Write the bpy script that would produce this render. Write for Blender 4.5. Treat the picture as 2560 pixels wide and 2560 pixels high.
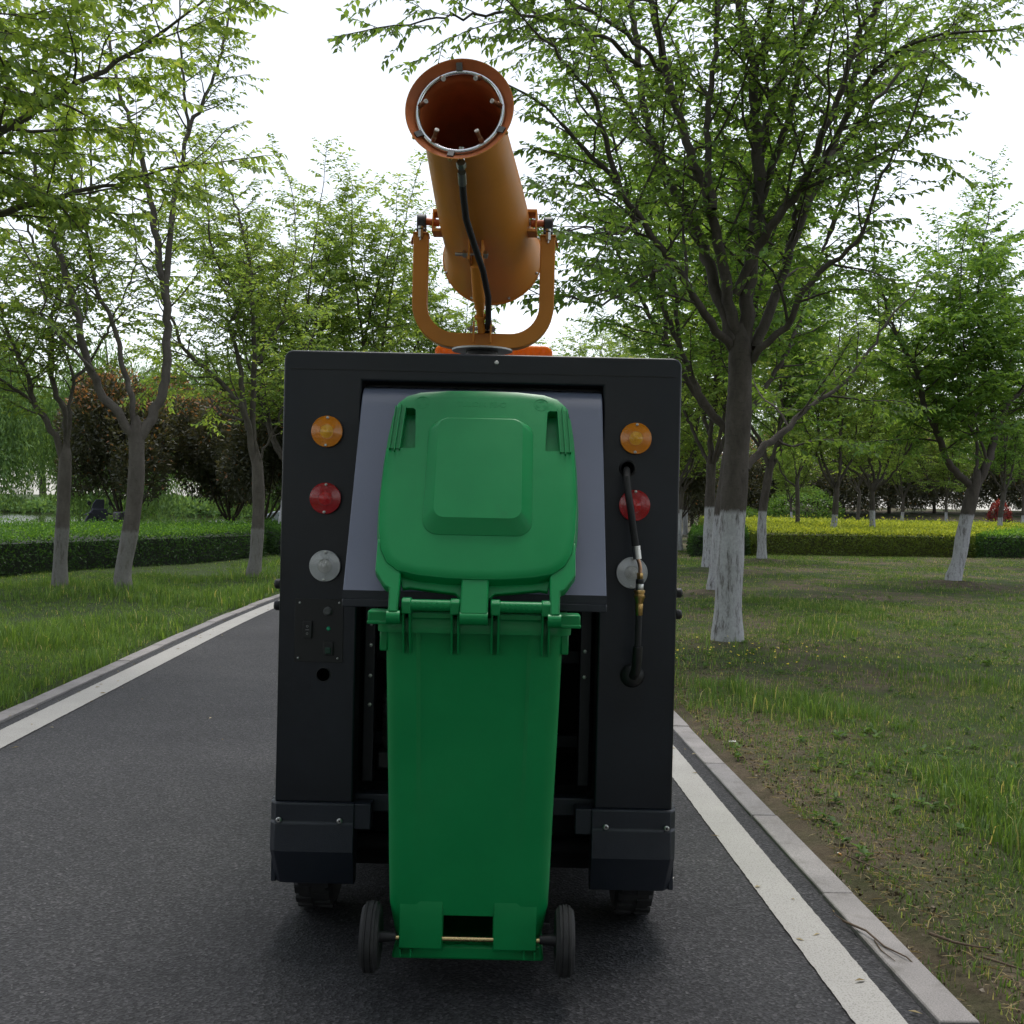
import bpy, bmesh, math, random
import numpy as np
from mathutils import Vector, Matrix

for o in list(bpy.data.objects):
    bpy.data.objects.remove(o, do_unlink=True)
SC = bpy.context.scene
COL = SC.collection
R = math.radians

# ------------------------------------------------------------------ camera
CAM_H = 1.33
ROLL, PITCH = R(1.3), R(-0.37)
cd = bpy.data.cameras.new('camera')
cam = bpy.data.objects.new('camera', cd)
COL.objects.link(cam)
cd.sensor_width = 36.0
cd.lens = 40.25
cd.clip_start, cd.clip_end = 0.05, 3000.0
c_, s_, cp, sp = math.cos(ROLL), math.sin(ROLL), math.cos(PITCH), math.sin(PITCH)
rt = Vector((c_, -s_ * sp, s_ * cp)); up = Vector((-s_, -c_ * sp, c_ * cp)); fw = Vector((0, cp, sp))
cam.matrix_world = Matrix(((rt.x, up.x, -fw.x, 0), (rt.y, up.y, -fw.y, 0), (rt.z, up.z, -fw.z, CAM_H), (0, 0, 0, 1)))
SC.camera = cam

# ------------------------------------------------------------------ sky, sun, exposure
SUN_ELEV, SUN_ROT = R(74), R(15)
wd = bpy.data.worlds.new('World'); SC.world = wd; wd.use_nodes = True
nt = wd.node_tree; nt.nodes.clear()
sky = nt.nodes.new('ShaderNodeTexSky'); sky.sky_type = 'NISHITA'; sky.sun_disc = False
sky.sun_elevation = SUN_ELEV; sky.sun_rotation = SUN_ROT
sky.air_density = 1.0; sky.dust_density = 1.2; sky.ozone_density = 1.0
hs = nt.nodes.new('ShaderNodeHueSaturation'); hs.inputs['Saturation'].default_value = 0.34
bg = nt.nodes.new('ShaderNodeBackground'); bg.inputs['Strength'].default_value = 0.15
wo = nt.nodes.new('ShaderNodeOutputWorld')
nt.links.new(sky.outputs[0], hs.inputs['Color']); nt.links.new(hs.outputs[0], bg.inputs['Color']); nt.links.new(bg.outputs[0], wo.inputs[0])
sd = bpy.data.lights.new('sun', 'SUN'); sd.energy = 1.4; sd.angle = R(25); sd.color = (1.0, 0.96, 0.9)
so = bpy.data.objects.new('sun', sd); COL.objects.link(so)
so.rotation_euler = (-(math.pi / 2 - SUN_ELEV), 0, -SUN_ROT)
vs = SC.view_settings
vs.view_transform = 'Standard'; vs.look = 'None'; vs.gamma = 1.0; vs.use_curve_mapping = False
vs.exposure = 0.75
cy = SC.cycles
cy.max_bounces = 5; cy.diffuse_bounces = 3; cy.glossy_bounces = 2; cy.transmission_bounces = 3; cy.transparent_max_bounces = 4
cy.use_adaptive_sampling = True; cy.adaptive_threshold = 0.02
cy.use_denoising = True
cy.sample_clamp_indirect = 4.0

# ------------------------------------------------------------------ helpers
def tag(o, label=None, cat=None, group=None, kind=None):
    if label: o['label'] = label
    if cat: o['category'] = cat
    if group: o['group'] = group
    if kind: o['kind'] = kind
    return o

def empty(name, loc=(0, 0, 0), rz=0.0):
    o = bpy.data.objects.new(name, None)
    o.empty_display_size = 0.2
    COL.objects.link(o); o.location = loc; o.rotation_euler = (0, 0, rz)
    return o

def link(name, me, parent=None):
    o = bpy.data.objects.new(name, me); COL.objects.link(o)
    if parent is not None: o.parent = parent
    return o

def fast_mesh(name, verts, faces, mat, smooth=False, attrs=None):
    """verts (N,3) array, faces (M,k) array of one polygon size or a list of such arrays"""
    if not isinstance(faces, (list, tuple)): faces = [faces]
    faces = [np.asarray(f, dtype=np.int32) for f in faces if len(f)]
    me = bpy.data.meshes.new(name)
    verts = np.asarray(verts, dtype=np.float32)
    me.vertices.add(len(verts)); me.vertices.foreach_set('co', verts.ravel())
    loops = np.concatenate([f.ravel() for f in faces])
    tot = np.concatenate([np.full(len(f), f.shape[1], dtype=np.int32) for f in faces])
    st = np.concatenate([[0], np.cumsum(tot)[:-1]]).astype(np.int32)
    me.loops.add(len(loops)); me.loops.foreach_set('vertex_index', loops)
    me.polygons.add(len(tot)); me.polygons.foreach_set('loop_start', st)
    me.update(calc_edges=True)
    if smooth: me.polygons.foreach_set('use_smooth', np.ones(len(tot), dtype=bool))
    if attrs:
        for k, v in attrs.items():
            a = me.attributes.new(k, 'FLOAT', 'FACE'); a.data.foreach_set('value', np.asarray(v, dtype=np.float32))
    if mat: me.materials.append(mat)
    return me

class MB:
    def __init__(s): s.v = []; s.f = []
    def add(s, vs_, fs_):
        n = len(s.v); s.v += [tuple(p) for p in vs_]; s.f += [tuple(i + n for i in f) for f in fs_]; return s
    def box(s, x0, x1, y0, y1, z0, z1):
        return s.add([(x0, y0, z0), (x1, y0, z0), (x1, y1, z0), (x0, y1, z0), (x0, y0, z1), (x1, y0, z1), (x1, y1, z1), (x0, y1, z1)],
                     [(0, 3, 2, 1), (4, 5, 6, 7), (0, 1, 5, 4), (1, 2, 6, 5), (2, 3, 7, 6), (3, 0, 4, 7)])
    def tube(s, pts, rad, n=12, caps=True, shape=None):
        pts = [Vector(p) for p in pts]
        if not hasattr(rad, '__len__'): rad = [rad] * len(pts)
        vs_, fs_ = [], []
        t0 = (pts[1] - pts[0]).normalized()
        a = Vector((0, 0, 1)) if abs(t0.z) < 0.9 else Vector((1, 0, 0))
        u = t0.cross(a).normalized()
        for i, p in enumerate(pts):
            t = (pts[min(i + 1, len(pts) - 1)] - pts[max(i - 1, 0)]).normalized()
            u = (u - t * u.dot(t)).normalized(); w = t.cross(u)
            for k in range(n):
                an = 2 * math.pi * k / n
                vs_.append(p + (u * math.cos(an) + w * math.sin(an)) * rad[i])
        for i in range(len(pts) - 1):
            for k in range(n):
                fs_.append((i * n + k, i * n + (k + 1) % n, (i + 1) * n + (k + 1) % n, (i + 1) * n + k))
        if caps:
            fs_.append(tuple(range(n - 1, -1, -1))); b = (len(pts) - 1) * n; fs_.append(tuple(range(b, b + n)))
        return s.add(vs_, fs_)
    def lathe(s, prof, org, axis, n=32, closed=False):
        """prof: (radius, distance along axis) pairs"""
        org = Vector(org); ax = Vector(axis).normalized()
        a = Vector((0, 0, 1)) if abs(ax.z) < 0.9 else Vector((1, 0, 0))
        u = ax.cross(a).normalized(); w = ax.cross(u)
        vs_, fs_ = [], []
        for r, t in prof:
            for k in range(n):
                an = 2 * math.pi * k / n
                vs_.append(org + ax * t + (u * math.cos(an) + w * math.sin(an)) * max(r, 1e-5))
        m = len(prof)
        for i in range(m if closed else m - 1):
            j = (i + 1) % m
            for k in range(n):
                fs_.append((i * n + k, j * n + k, j * n + (k + 1) % n, i * n + (k + 1) % n))
        if not closed:
            fs_.append(tuple(range(n))); b = (m - 1) * n; fs_.append(tuple(range(b + n - 1, b - 1, -1)))
        return s.add(vs_, fs_)
    def prism(s, out, fn, d0, d1):
        """out: 2-D outline, fn(a,b,d)->xyz"""
        n = len(out)
        vs_ = [fn(a, b, d0) for a, b in out] + [fn(a, b, d1) for a, b in out]
        fs_ = [tuple(range(n - 1, -1, -1)), tuple(range(n, 2 * n))] + [(i, (i + 1) % n, n + (i + 1) % n, n + i) for i in range(n)]
        return s.add(vs_, fs_)
    def loft(s, rings, caps=True):
        n = len(rings[0]); vs_ = [p for r in rings for p in r]; fs_ = []
        for i in range(len(rings) - 1):
            for k in range(n):
                fs_.append((i * n + k, i * n + (k + 1) % n, (i + 1) * n + (k + 1) % n, (i + 1) * n + k))
        if caps:
            fs_.append(tuple(range(n - 1, -1, -1))); b = (len(rings) - 1) * n; fs_.append(tuple(range(b, b + n)))
        return s.add(vs_, fs_)
    def mesh(s, name, mat, smooth=True, ang=32):
        me = bpy.data.meshes.new(name); me.from_pydata(s.v, [], s.f)
        bm = bmesh.new(); bm.from_mesh(me); bmesh.ops.recalc_face_normals(bm, faces=bm.faces); bm.to_mesh(me); bm.free()
        if mat: me.materials.append(mat)
        if smooth: me.shade_smooth(); me.set_sharp_from_angle(angle=R(ang))
        return me
    def build(s, name, mat, parent=None, smooth=True, bevel=0.0, seg=2, ang=32):
        o = link(name, s.mesh(name, mat, smooth, ang), parent)
        if bevel:
            b = o.modifiers.new('bevel', 'BEVEL'); b.width = bevel; b.segments = seg; b.limit_method = 'ANGLE'; b.angle_limit = R(30); b.harden_normals = False
        return o

def cut(o, cutters):
    """real holes: subtract closed MB shapes from the mesh of o, then forget the cutters"""
    tmp = []
    for k, mb in enumerate(cutters):
        c = link('cutter', mb.mesh('cutter', None, False), o.parent); tmp.append(c)
        m = o.modifiers.new('hole', 'BOOLEAN'); m.object = c; m.operation = 'DIFFERENCE'; m.solver = 'EXACT'
        o.modifiers.move(len(o.modifiers) - 1, 0) if o.modifiers[0].type == 'BEVEL' else None
    bev = [m for m in o.modifiers if m.type == 'BEVEL']
    par = None
    if bev: par = (bev[0].width, bev[0].segments); o.modifiers.remove(bev[0])
    bpy.context.view_layer.update(); dg = bpy.context.evaluated_depsgraph_get(); dg.update()
    me = bpy.data.meshes.new_from_object(o.evaluated_get(dg))
    o.modifiers.clear(); o.data = me
    me.shade_smooth(); me.set_sharp_from_angle(angle=R(30))
    for c in tmp: bpy.data.objects.remove(c, do_unlink=True)
    if par:
        b = o.modifiers.new('bevel', 'BEVEL'); b.width, b.segments = par; b.limit_method = 'ANGLE'; b.angle_limit = R(30)
        w = o.modifiers.new('weighted_normal', 'WEIGHTED_NORMAL'); w.keep_sharp = False; w.weight = 100

def copy_tree(o, parent=None):
    c = o.copy(); COL.objects.link(c); c.parent = parent
    for ch in o.children: copy_tree(ch, c)
    return c

# ------------------------------------------------------------------ materials
def nodes(name):
    m = bpy.data.materials.new(name); m.use_nodes = True
    t = m.node_tree; t.nodes.clear()
    out = t.nodes.new('ShaderNodeOutputMaterial')
    return m, t, out
def N(t, typ, **kw):
    n = t.nodes.new(typ)
    for k, v in kw.items():
        if k in n.inputs: n.inputs[k].default_value = v
        else: setattr(n, k, v)
    return n
def L(t, a, b): t.links.new(a, b)
def ramp(t, fac, stops):
    r = t.nodes.new('ShaderNodeValToRGB'); e = r.color_ramp.elements
    while len(e) > 1: e.remove(e[-1])
    e[0].position, e[0].color = stops[0][0], (*stops[0][1], 1)
    for p, c in stops[1:]:
        x = e.new(p); x.color = (*c, 1)
    L(t, fac, r.inputs[0]); return r
def noise(t, co, scale, detail=4, rough=0.55):
    n = N(t, 'ShaderNodeTexNoise', Scale=scale, Detail=detail, Roughness=rough); L(t, co, n.inputs['Vector']); return n
def mixc(t, fac, a, b, mode='MIX'):
    m = t.nodes.new('ShaderNodeMix'); m.data_type = 'RGBA'; m.blend_type = mode
    for s_k, v in ((0, fac), (6, a), (7, b)):
        if hasattr(v, 'is_linked'): L(t, v, m.inputs[s_k])
        elif s_k == 0: m.inputs[0].default_value = v
        else: m.inputs[s_k].default_value = (*v, 1) if len(v) == 3 else v
    return m.outputs[2]

def plain(name, col, rough=0.5, metal=0.0, var=0.15, scale=6.0, bump=0.0, bscale=200.0, dust=0.0, dustcol=(0.22, 0.2, 0.17), coat=0.0, spec=0.5):
    m, t, out = nodes(name)
    co = N(t, 'ShaderNodeTexCoord').outputs['Object']
    n1 = noise(t, co, scale, 6, 0.6)
    lo = tuple(max(0, c * (1 - var)) for c in col); hi = tuple(c * (1 + var) for c in col)
    c1 = ramp(t, n1.outputs[0], [(0.3, lo), (0.7, hi)]).outputs[0]
    if dust:
        n2 = noise(t, co, scale * 0.45, 8, 0.7)
        r2 = ramp(t, n2.outputs[0], [(0.45, (0, 0, 0)), (0.75, (dust,) * 3)])
        c1 = mixc(t, r2.outputs[0], c1, dustcol)
    p = N(t, 'ShaderNodeBsdfPrincipled', Roughness=rough, Metallic=metal)
    p.inputs['Coat Weight'].default_value = coat
    p.inputs['Specular IOR Level'].default_value = spec
    L(t, c1, p.inputs['Base Color'])
    rr = ramp(t, n1.outputs[0], [(0.25, (max(0.02, rough - 0.08),) * 3), (0.75, (min(1, rough + 0.1),) * 3)])
    L(t, rr.outputs[0], p.inputs['Roughness'])
    if bump:
        nb = noise(t, co, bscale, 3, 0.6); b = N(t, 'ShaderNodeBump', Strength=bump, Distance=0.002); L(t, nb.outputs[0], b.inputs['Height']); L(t, b.outputs[0], p.inputs['Normal'])
    L(t, p.outputs[0], out.inputs[0])
    return m

def leaf_mat(name, stops, trans=0.42, tcol=1.25, gloss=0.015):
    m, t, out = nodes(name)
    a = N(t, 'ShaderNodeAttribute', attribute_name='rnd', attribute_type='GEOMETRY')
    r = ramp(t, a.outputs['Fac'], stops)
    d = N(t, 'ShaderNodeBsdfDiffuse'); L(t, r.outputs[0], d.inputs[0])
    tr = N(t, 'ShaderNodeBsdfTranslucent'); tc = mixc(t, 1.0, r.outputs[0], (1.2 * tcol * trans / 0.42, 1.1 * tcol * trans / 0.42, 0.5 * tcol * trans / 0.42), 'MULTIPLY'); L(t, tc, tr.inputs[0])
    g = N(t, 'ShaderNodeBsdfGlossy', Roughness=0.45); g.inputs[0].default_value = (1, 1, 1, 1)
    m1 = N(t, 'ShaderNodeAddShader'); L(t, d.outputs[0], m1.inputs[0]); L(t, tr.outputs[0], m1.inputs[1])
    m2 = N(t, 'ShaderNodeMixShader', Fac=gloss); L(t, m1.outputs[0], m2.inputs[1]); L(t, g.outputs[0], m2.inputs[2])
    L(t, m2.outputs[0], out.inputs[0])
    return m

# value noise for placement
_rs = np.random.RandomState(5); _tab = _rs.rand(256, 256)
def vnoise(x, y):
    x = np.asarray(x, float); y = np.asarray(y, float)
    xi = np.floor(x).astype(int); yi = np.floor(y).astype(int); fx = x - xi; fy = y - yi
    fx = fx * fx * (3 - 2 * fx); fy = fy * fy * (3 - 2 * fy)
    g = lambda i, j: _tab[i & 255, j & 255]
    return (g(xi, yi) * (1 - fx) + g(xi + 1, yi) * fx) * (1 - fy) + (g(xi, yi + 1) * (1 - fx) + g(xi + 1, yi + 1) * fx) * fy
def fbm(x, y, o=3):
    s = 0; a = 0.5; n = 0
    for k in range(o):
        s = s + a * vnoise(x * 2 ** k + 17 * k, y * 2 ** k + 31 * k); n += a; a *= 0.5
    return s / n
def sstep(a, b, x):
    t = np.clip((np.asarray(x, float) - a) / (b - a), 0, 1); return t * t * (3 - 2 * t)
# ================================================================== SETTING
# road centre line: straight, then a slow bend to the right, then a sharp right far off
_yy = np.arange(-60, 190, 0.1)
_sl = -0.037 + 0.16 * sstep(9.5, 24, _yy) + 1.6 * sstep(84, 112, _yy)
_cx = np.cumsum(_sl) * 0.1
_cx = _cx - np.interp(6.85, _yy, _cx) - 0.97
HALF = 1.96                                   # half width to the inner kerb edges
def road_c(y): return np.interp(y, _yy, _cx)
def road_s(y): return np.interp(y, _yy, _sl)
def off(y, d):
    """point at lateral distance d from the centre line"""
    s = road_s(y); k = 1 / np.sqrt(1 + s * s)
    return road_c(y) + d * k, y - d * s * k

def lake_mask(x, y):
    n = (fbm(x * 0.08, y * 0.08) - 0.5) * 8
    return sstep(0, 5, -x - 8.5 + n) * sstep(41, 46, y + n * 0.5) * sstep(-118, -108, -y + n * 0.7)
def ground_z(x, y):
    x = np.asarray(x, float); y = np.asarray(y, float)
    d = np.abs(x - road_c(y))
    wild = sstep(2.2, 4.0, d)
    z = 0.012 + wild * ((fbm(x * 0.35, y * 0.35) - 0.5) * 0.10 + (fbm(x * 1.7 + 9, y * 1.7) - 0.5) * 0.035)
    z = z - 1.5 * lake_mask(x, y)
    z = z + 0.0045 * np.clip(np.hypot(x, y) - 50, 0, 200) * sstep(5, 25, x - 0.1 * y)
    z = z + 1.5 * sstep(78, 94, y) * sstep(4, 9, x - 0.14 * y)
    z = z + 0.6 * sstep(108, 135, y - 0 * x) * sstep(0, 10, -x - 6)
    for bx, by in ((2.1, 11.0), (8.35, 21.6), (3.23, 18.0), (4.24, 24.6), (6.54, 29.8), (-4.97, 14.76), (-6.1, 15.5), (-4.19, 18.65)):
        z = z + 0.07 * np.exp(-((x - bx) ** 2 + (y - by) ** 2) / 0.35)
    z = np.where(d < HALF + 0.2, np.minimum(z, -0.03), z)
    return z

def axis(lo, a, b, hi, step):
    v = list(np.arange(a, b + 1e-6, step)); s = step
    while v[-1] < hi: s *= 1.13; v.append(v[-1] + s)
    s = step
    while v[0] > lo: s *= 1.13; v.insert(0, v[0] - s)
    return np.array(v)
gx = axis(-700, -13, 13, 700, 0.17); gy = axis(-90, -2, 32, 1200, 0.17)
GX, GY = np.meshgrid(gx, gy); GZ = ground_z(GX, GY)
nx, ny = len(gx), len(gy)
idx = np.arange(nx * ny).reshape(ny, nx)
quads = np.stack([idx[:-1, :-1], idx[:-1, 1:], idx[1:, 1:], idx[1:, :-1]], -1).reshape(-1, 4)

# soil with thin turf: brown bare patches right of the road, greener left of it
m, t, out = nodes('soil_and_turf'); co = N(t, 'ShaderNodeTexCoord').outputs['Object']
sx = N(t, 'ShaderNodeSeparateXYZ'); L(t, co, sx.inputs[0])
soil = ramp(t, noise(t, co, 5.0, 8, 0.7).outputs[0], [(0.3, (0.070, 0.054, 0.037)), (0.55, (0.125, 0.098, 0.068)), (0.75, (0.19, 0.155, 0.11))]).outputs[0]
straw = ramp(t, noise(t, co, 60.0, 4, 0.7).outputs[0], [(0.55, (0, 0, 0)), (0.7, (0.5, 0.5, 0.5))]).outputs[0]
soil = mixc(t, straw, soil, (0.20, 0.165, 0.10))
turf = ramp(t, noise(t, co, 26.0, 8, 0.8).outputs[0], [(0.3, (0.028, 0.042, 0.015)), (0.55, (0.050, 0.073, 0.025)), (0.8, (0.090, 0.098, 0.045))]).outputs[0]
cov = noise(t, co, 0.55, 7, 0.62)
side = N(t, 'ShaderNodeMapRange'); side.inputs[1].default_value = -1.5; side.inputs[2].default_value = 0.5; side.inputs[3].default_value = 0.34; side.inputs[4].default_value = 0.015
L(t, sx.outputs[0], side.inputs[0])
ad = N(t, 'ShaderNodeMath', operation='ADD'); L(t, cov.outputs[0], ad.inputs[0]); L(t, side.outputs[0], ad.inputs[1])
cv = ramp(t, ad.outputs[0], [(0.44, (0, 0, 0)), (0.6, (1, 1, 1))]).outputs[0]
gc = mixc(t, cv, soil, turf)
p = N(t, 'ShaderNodeBsdfPrincipled', Roughness=0.95); p.inputs['Specular IOR Level'].default_value = 0.15; L(t, gc, p.inputs['Base Color'])
bn = noise(t, co, 35, 6, 0.75); b = N(t, 'ShaderNodeBump', Strength=0.9, Distance=0.03); L(t, bn.outputs[0], b.inputs['Height']); L(t, b.outputs[0], p.inputs['Normal'])
L(t, p.outputs[0], out.inputs[0]); M_SOIL = m
g = link('ground', fast_mesh('ground', np.stack([GX, GY, GZ], -1).reshape(-1, 3), quads, M_SOIL, True)); tag(g, 'brown soil verge with thin patchy grass beside the road', 'ground', kind='structure')

# asphalt
m, t, out = nodes('asphalt'); co = N(t, 'ShaderNodeTexCoord').outputs['Object']
big = ramp(t, noise(t, co, 0.65, 8, 0.68).outputs[0], [(0.3, (0.029, 0.0285, 0.032)), (0.5, (0.042, 0.0415, 0.045)), (0.72, (0.058, 0.057, 0.060))]).outputs[0]
v = N(t, 'ShaderNodeTexVoronoi', Scale=125.0); L(t, co, v.inputs['Vector'])
chip = ramp(t, v.outputs['Color'], [(0.0, (0.25, 0.25, 0.26)), (0.5, (0.75, 0.75, 0.77)), (0.75, (1.2, 1.2, 1.2)), (0.9, (1.8, 1.77, 1.75)), (1.0, (2.9, 2.85, 2.8))]).outputs[0]
ac = mixc(t, 1.0, big, chip, 'MULTIPLY')
lt = ramp(t, noise(t, co, 22, 3, 0.6).outputs[0], [(0.70, (0, 0, 0)), (0.8, (0.25, 0.25, 0.25))]).outputs[0]
ac = mixc(t, lt, ac, (0.13, 0.125, 0.115))
p = N(t, 'ShaderNodeBsdfPrincipled', Roughness=0.68); p.inputs['Specular IOR Level'].default_value = 0.22; L(t, ac, p.inputs['Base Color'])
b = N(t, 'ShaderNodeBump', Strength=0.6, Distance=0.004); L(t, v.outputs['Distance'], b.inputs['Height'])
nb = noise(t, co, 400, 2, 0.6); b2 = N(t, 'ShaderNodeBump', Strength=0.4, Distance=0.002); L(t, nb.outputs[0], b2.inputs['Height']); L(t, b.outputs[0], b2.inputs['Normal']); L(t, b2.outputs[0], p.inputs['Normal'])
L(t, p.outputs[0], out.inputs[0]); M_ASPH = m

def strip(ys, d0, d1, z, nacross=1, rag=0.0, seed=0):
    rng = np.random.RandomState(seed); V = []
    for k in range(nacross + 1):
        d = d0 + (d1 - d0) * k / nacross
        jit = rng.uniform(-rag, rag, len(ys)) if k in (0, nacross) else 0
        x, y = off(ys, d + jit); V.append(np.stack([x, y, np.full(len(ys), z)], -1))
    V = np.concatenate(V); n = len(ys); a = np.arange(n - 1); F = []
    for k in range(nacross): F.append(np.stack([a + k * n, a + (k + 1) * n, a + (k + 1) * n + 1, a + k * n + 1], -1))
    return V, np.concatenate(F)
ys_r = np.concatenate([np.arange(-58, 0, 1.0), np.arange(0, 30, 0.25), np.arange(30, 185, 1.0)])
V, F = strip(ys_r, -HALF - 0.02, HALF + 0.02, 0.0, 8)
o = link('road', fast_mesh('road', V, F, M_ASPH, True)); tag(o, 'dark grey asphalt road surface', 'road', kind='structure')

# painted edge lines, worn thermoplastic with ragged edges and fine cross joints
def line_mat(name, col, rot):
    m, t, out = nodes(name); co = N(t, 'ShaderNodeTexCoord').outputs['Object']
    base = ramp(t, noise(t, co, 2.2, 7, 0.65).outputs[0], [(0.3, tuple(c * 0.84 for c in col)), (0.7, col)]).outputs[0]
    sp_ = ramp(t, noise(t, co, 170, 3, 0.7).outputs[0], [(0.36, (0.6, 0.6, 0.58)), (0.5, (1, 1, 1))]).outputs[0]
    base = mixc(t, 1.0, base, sp_, 'MULTIPLY')
    st = ramp(t, noise(t, co, 14, 5, 0.6).outputs[0], [(0.66, (0, 0, 0)), (0.8, (0.35, 0.35, 0.35))]).outputs[0]
    base = mixc(t, st, base, (0.2, 0.19, 0.18))
    w = N(t, 'ShaderNodeTexNoise', Scale=1.0, Detail=1.0)
    mp = N(t, 'ShaderNodeMapping'); mp.inputs['Scale'].default_value = (0.4, 3.1, 1); L(t, co, mp.inputs[0])
    sy = N(t, 'ShaderNodeSeparateXYZ'); L(t, mp.outputs[0], sy.inputs[0])
    fr = N(t, 'ShaderNodeMath', operation='FRACT'); L(t, sy.outputs[1], fr.inputs[0])
    jr = ramp(t, fr.outputs[0], [(0.0, (0.45, 0.45, 0.45)), (0.012, (0, 0, 0))]).outputs[0]
    base = mixc(t, jr, base, (0.16, 0.155, 0.15))
    p = N(t, 'ShaderNodeBsdfPrincipled', Roughness=0.7); L(t, base, p.inputs['Base Color'])
    b = N(t, 'ShaderNodeBump', Strength=0.5, Distance=0.003); nb = noise(t, co, 150, 3, 0.6); L(t, nb.outputs[0], b.inputs['Height']); L(t, b.outputs[0], p.inputs['Normal'])
    L(t, p.outputs[0], out.inputs[0]); return m
M_LINE = line_mat('worn_road_paint', (0.385, 0.37, 0.352), 0)
ys_l = np.concatenate([np.arange(-40, 0, 0.2), np.arange(0, 18, 0.022), np.arange(18, 120, 0.4)])
for nm, d0, d1, lab in (('painted_line', HALF - 0.075 - 0.14, HALF - 0.075, 'right'), ('painted_line', -HALF + 0.08, -HALF + 0.08 + 0.19, 'left')):
    V, F = strip(ys_l, d0, d1, 0.005, 1, 0.0016, 3)
    o = link(nm, fast_mesh(nm, V, F, M_LINE))
    tag(o, 'pale worn edge line painted along the %s side of the road' % lab, 'road marking', 'road edge lines', 'structure')

# kerbs of single flush granite stones
m, t, out = nodes('kerb_granite'); co = N(t, 'ShaderNodeTexCoord').outputs['Object']
oi = N(t, 'ShaderNodeObjectInfo')
c0 = ramp(t, noise(t, co, 3.0, 6, 0.6).outputs[0], [(0.3, (0.20, 0.188, 0.188)), (0.7, (0.30, 0.282, 0.28))]).outputs[0]
sp_ = ramp(t, noise(t, co, 230, 2, 0.7).outputs[0], [(0.35, (0.66, 0.66, 0.67)), (0.62, (1.1, 1.1, 1.1))]).outputs[0]
c0 = mixc(t, 1.0, c0, sp_, 'MULTIPLY')
tn = ramp(t, oi.outputs['Random'], [(0, (0.86, 0.86, 0.87)), (1, (1.1, 1.08, 1.05))]).outputs[0]
c0 = mixc(t, 1.0, c0, tn, 'MULTIPLY')
dt = ramp(t, noise(t, co, 9, 6, 0.7).outputs[0], [(0.52, (0, 0, 0)), (0.74, (0.7, 0.7, 0.7))]).outputs[0]
c0 = mixc(t, dt, c0, (0.10, 0.09, 0.075))
p = N(t, 'ShaderNodeBsdfPrincipled', Roughness=0.8); L(t, c0, p.inputs['Base Color'])
b = N(t, 'ShaderNodeBump', Strength=0.3, Distance=0.002); nb = noise(t, co, 120, 4, 0.6); L(t, nb.outputs[0], b.inputs['Height']); L(t, b.outputs[0], p.inputs['Normal'])
L(t, p.outputs[0], out.inputs[0]); M_KERB = m
rng = random.Random(4)
for sgn, lab in ((1, 'right'), (-1, 'left')):
    kb = empty('kerb', (0, 0, 0)); tag(kb, 'flush grey granite kerb along the %s side of the road' % lab, 'kerb', 'kerbs along the road', 'structure')
    y = -9.0 if sgn > 0 else -8.6
    while y < 70:
        ln = 0.99
        ya, yb = y + 0.006, y + ln - 0.006
        d0, d1 = sgn * (HALF + 0.004), sgn * (HALF + 0.112)
        dz = rng.uniform(-0.003, 0.004); dd = rng.uniform(-0.003, 0.003)
        mb = MB(); q = []
        nseg = 2
        out = []
        for yy in np.linspace(ya, yb, nseg + 1): out.append(off(yy, d0 + dd))
        for yy in np.linspace(yb, ya, nseg + 1): out.append(off(yy, d1 + dd))
        out = [(float(a), float(b_)) for a, b_ in out]
        mb.prism(out, lambda a, b_, d: (a, b_, d), -0.10, 0.014 + dz)
        mb.build('kerb_stone', M_KERB, kb, True, 0.004 if y < 16 else 0.0, 1)
        y += ln
    # the far stretch beyond the stones that can be told apart
    V, F = strip(np.arange(y, 150, 2.0), sgn * (HALF + 0.004), sgn * (HALF + 0.112), 0.014)
    o = link('far_kerb_run', fast_mesh('far_kerb_run', V, F, M_KERB), kb); o['kind'] = 'stuff'

# lake
m, t, out = nodes('lake_water'); co = N(t, 'ShaderNodeTexCoord').outputs['Object']
p = N(t, 'ShaderNodeBsdfPrincipled', Roughness=0.07); p.inputs['Base Color'].default_value = (0.035, 0.045, 0.02, 1)
mp = N(t, 'ShaderNodeMapping'); mp.inputs['Scale'].default_value = (0.7, 2.2, 1); L(t, co, mp.inputs[0])
nb = noise(t, mp.outputs[0], 1.6, 5, 0.6); b = N(t, 'ShaderNodeBump', Strength=0.25, Distance=0.08); L(t, nb.outputs[0], b.inputs['Height']); L(t, b.outputs[0], p.inputs['Normal'])
L(t, p.outputs[0], out.inputs[0])
o = link('lake_water', fast_mesh('lake_water', [(-160, 36, -0.62), (-6, 36, -0.62), (-6, 126, -0.62), (-160, 126, -0.62)], np.array([[0, 1, 2, 3]]), m)); tag(o, 'still green lake water beyond the hedge', 'lake', kind='structure')
# ================================================================== STREET SWEEPER
M_NAVY = plain('dark_navy_paint', (0.0045, 0.0070, 0.0120), 0.36, 0, 0.35, 2.2, 0.15, 300, dust=0.34, dustcol=(0.026, 0.034, 0.052))  # smudges are dust, and also stand in for uneven reflections
M_NAVY2 = plain('dark_navy_bumper_paint', (0.013, 0.017, 0.027), 0.45, 0, 0.2, 4.0, 0.25, 350, dust=0.05)
M_HOOD = plain('blue_grey_hood_paint', (0.105, 0.122, 0.178), 0.36, 0, 0.06, 2.0, 0.12, 420, dust=0.04)
M_GREEN_SIDE = plain('lime_green_body_paint', (0.09, 0.36, 0.03), 0.3, 0, 0.1, 2.0)
M_BLACK = plain('black_plastic', (0.012, 0.012, 0.013), 0.5, 0, 0.3, 12, 0.2, 300)
M_VOID = plain('near_black_interior', (0.006, 0.006, 0.007), 0.8, 0, 0.4, 5)  # even near-black for bay lining, chassis and underbody
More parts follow.
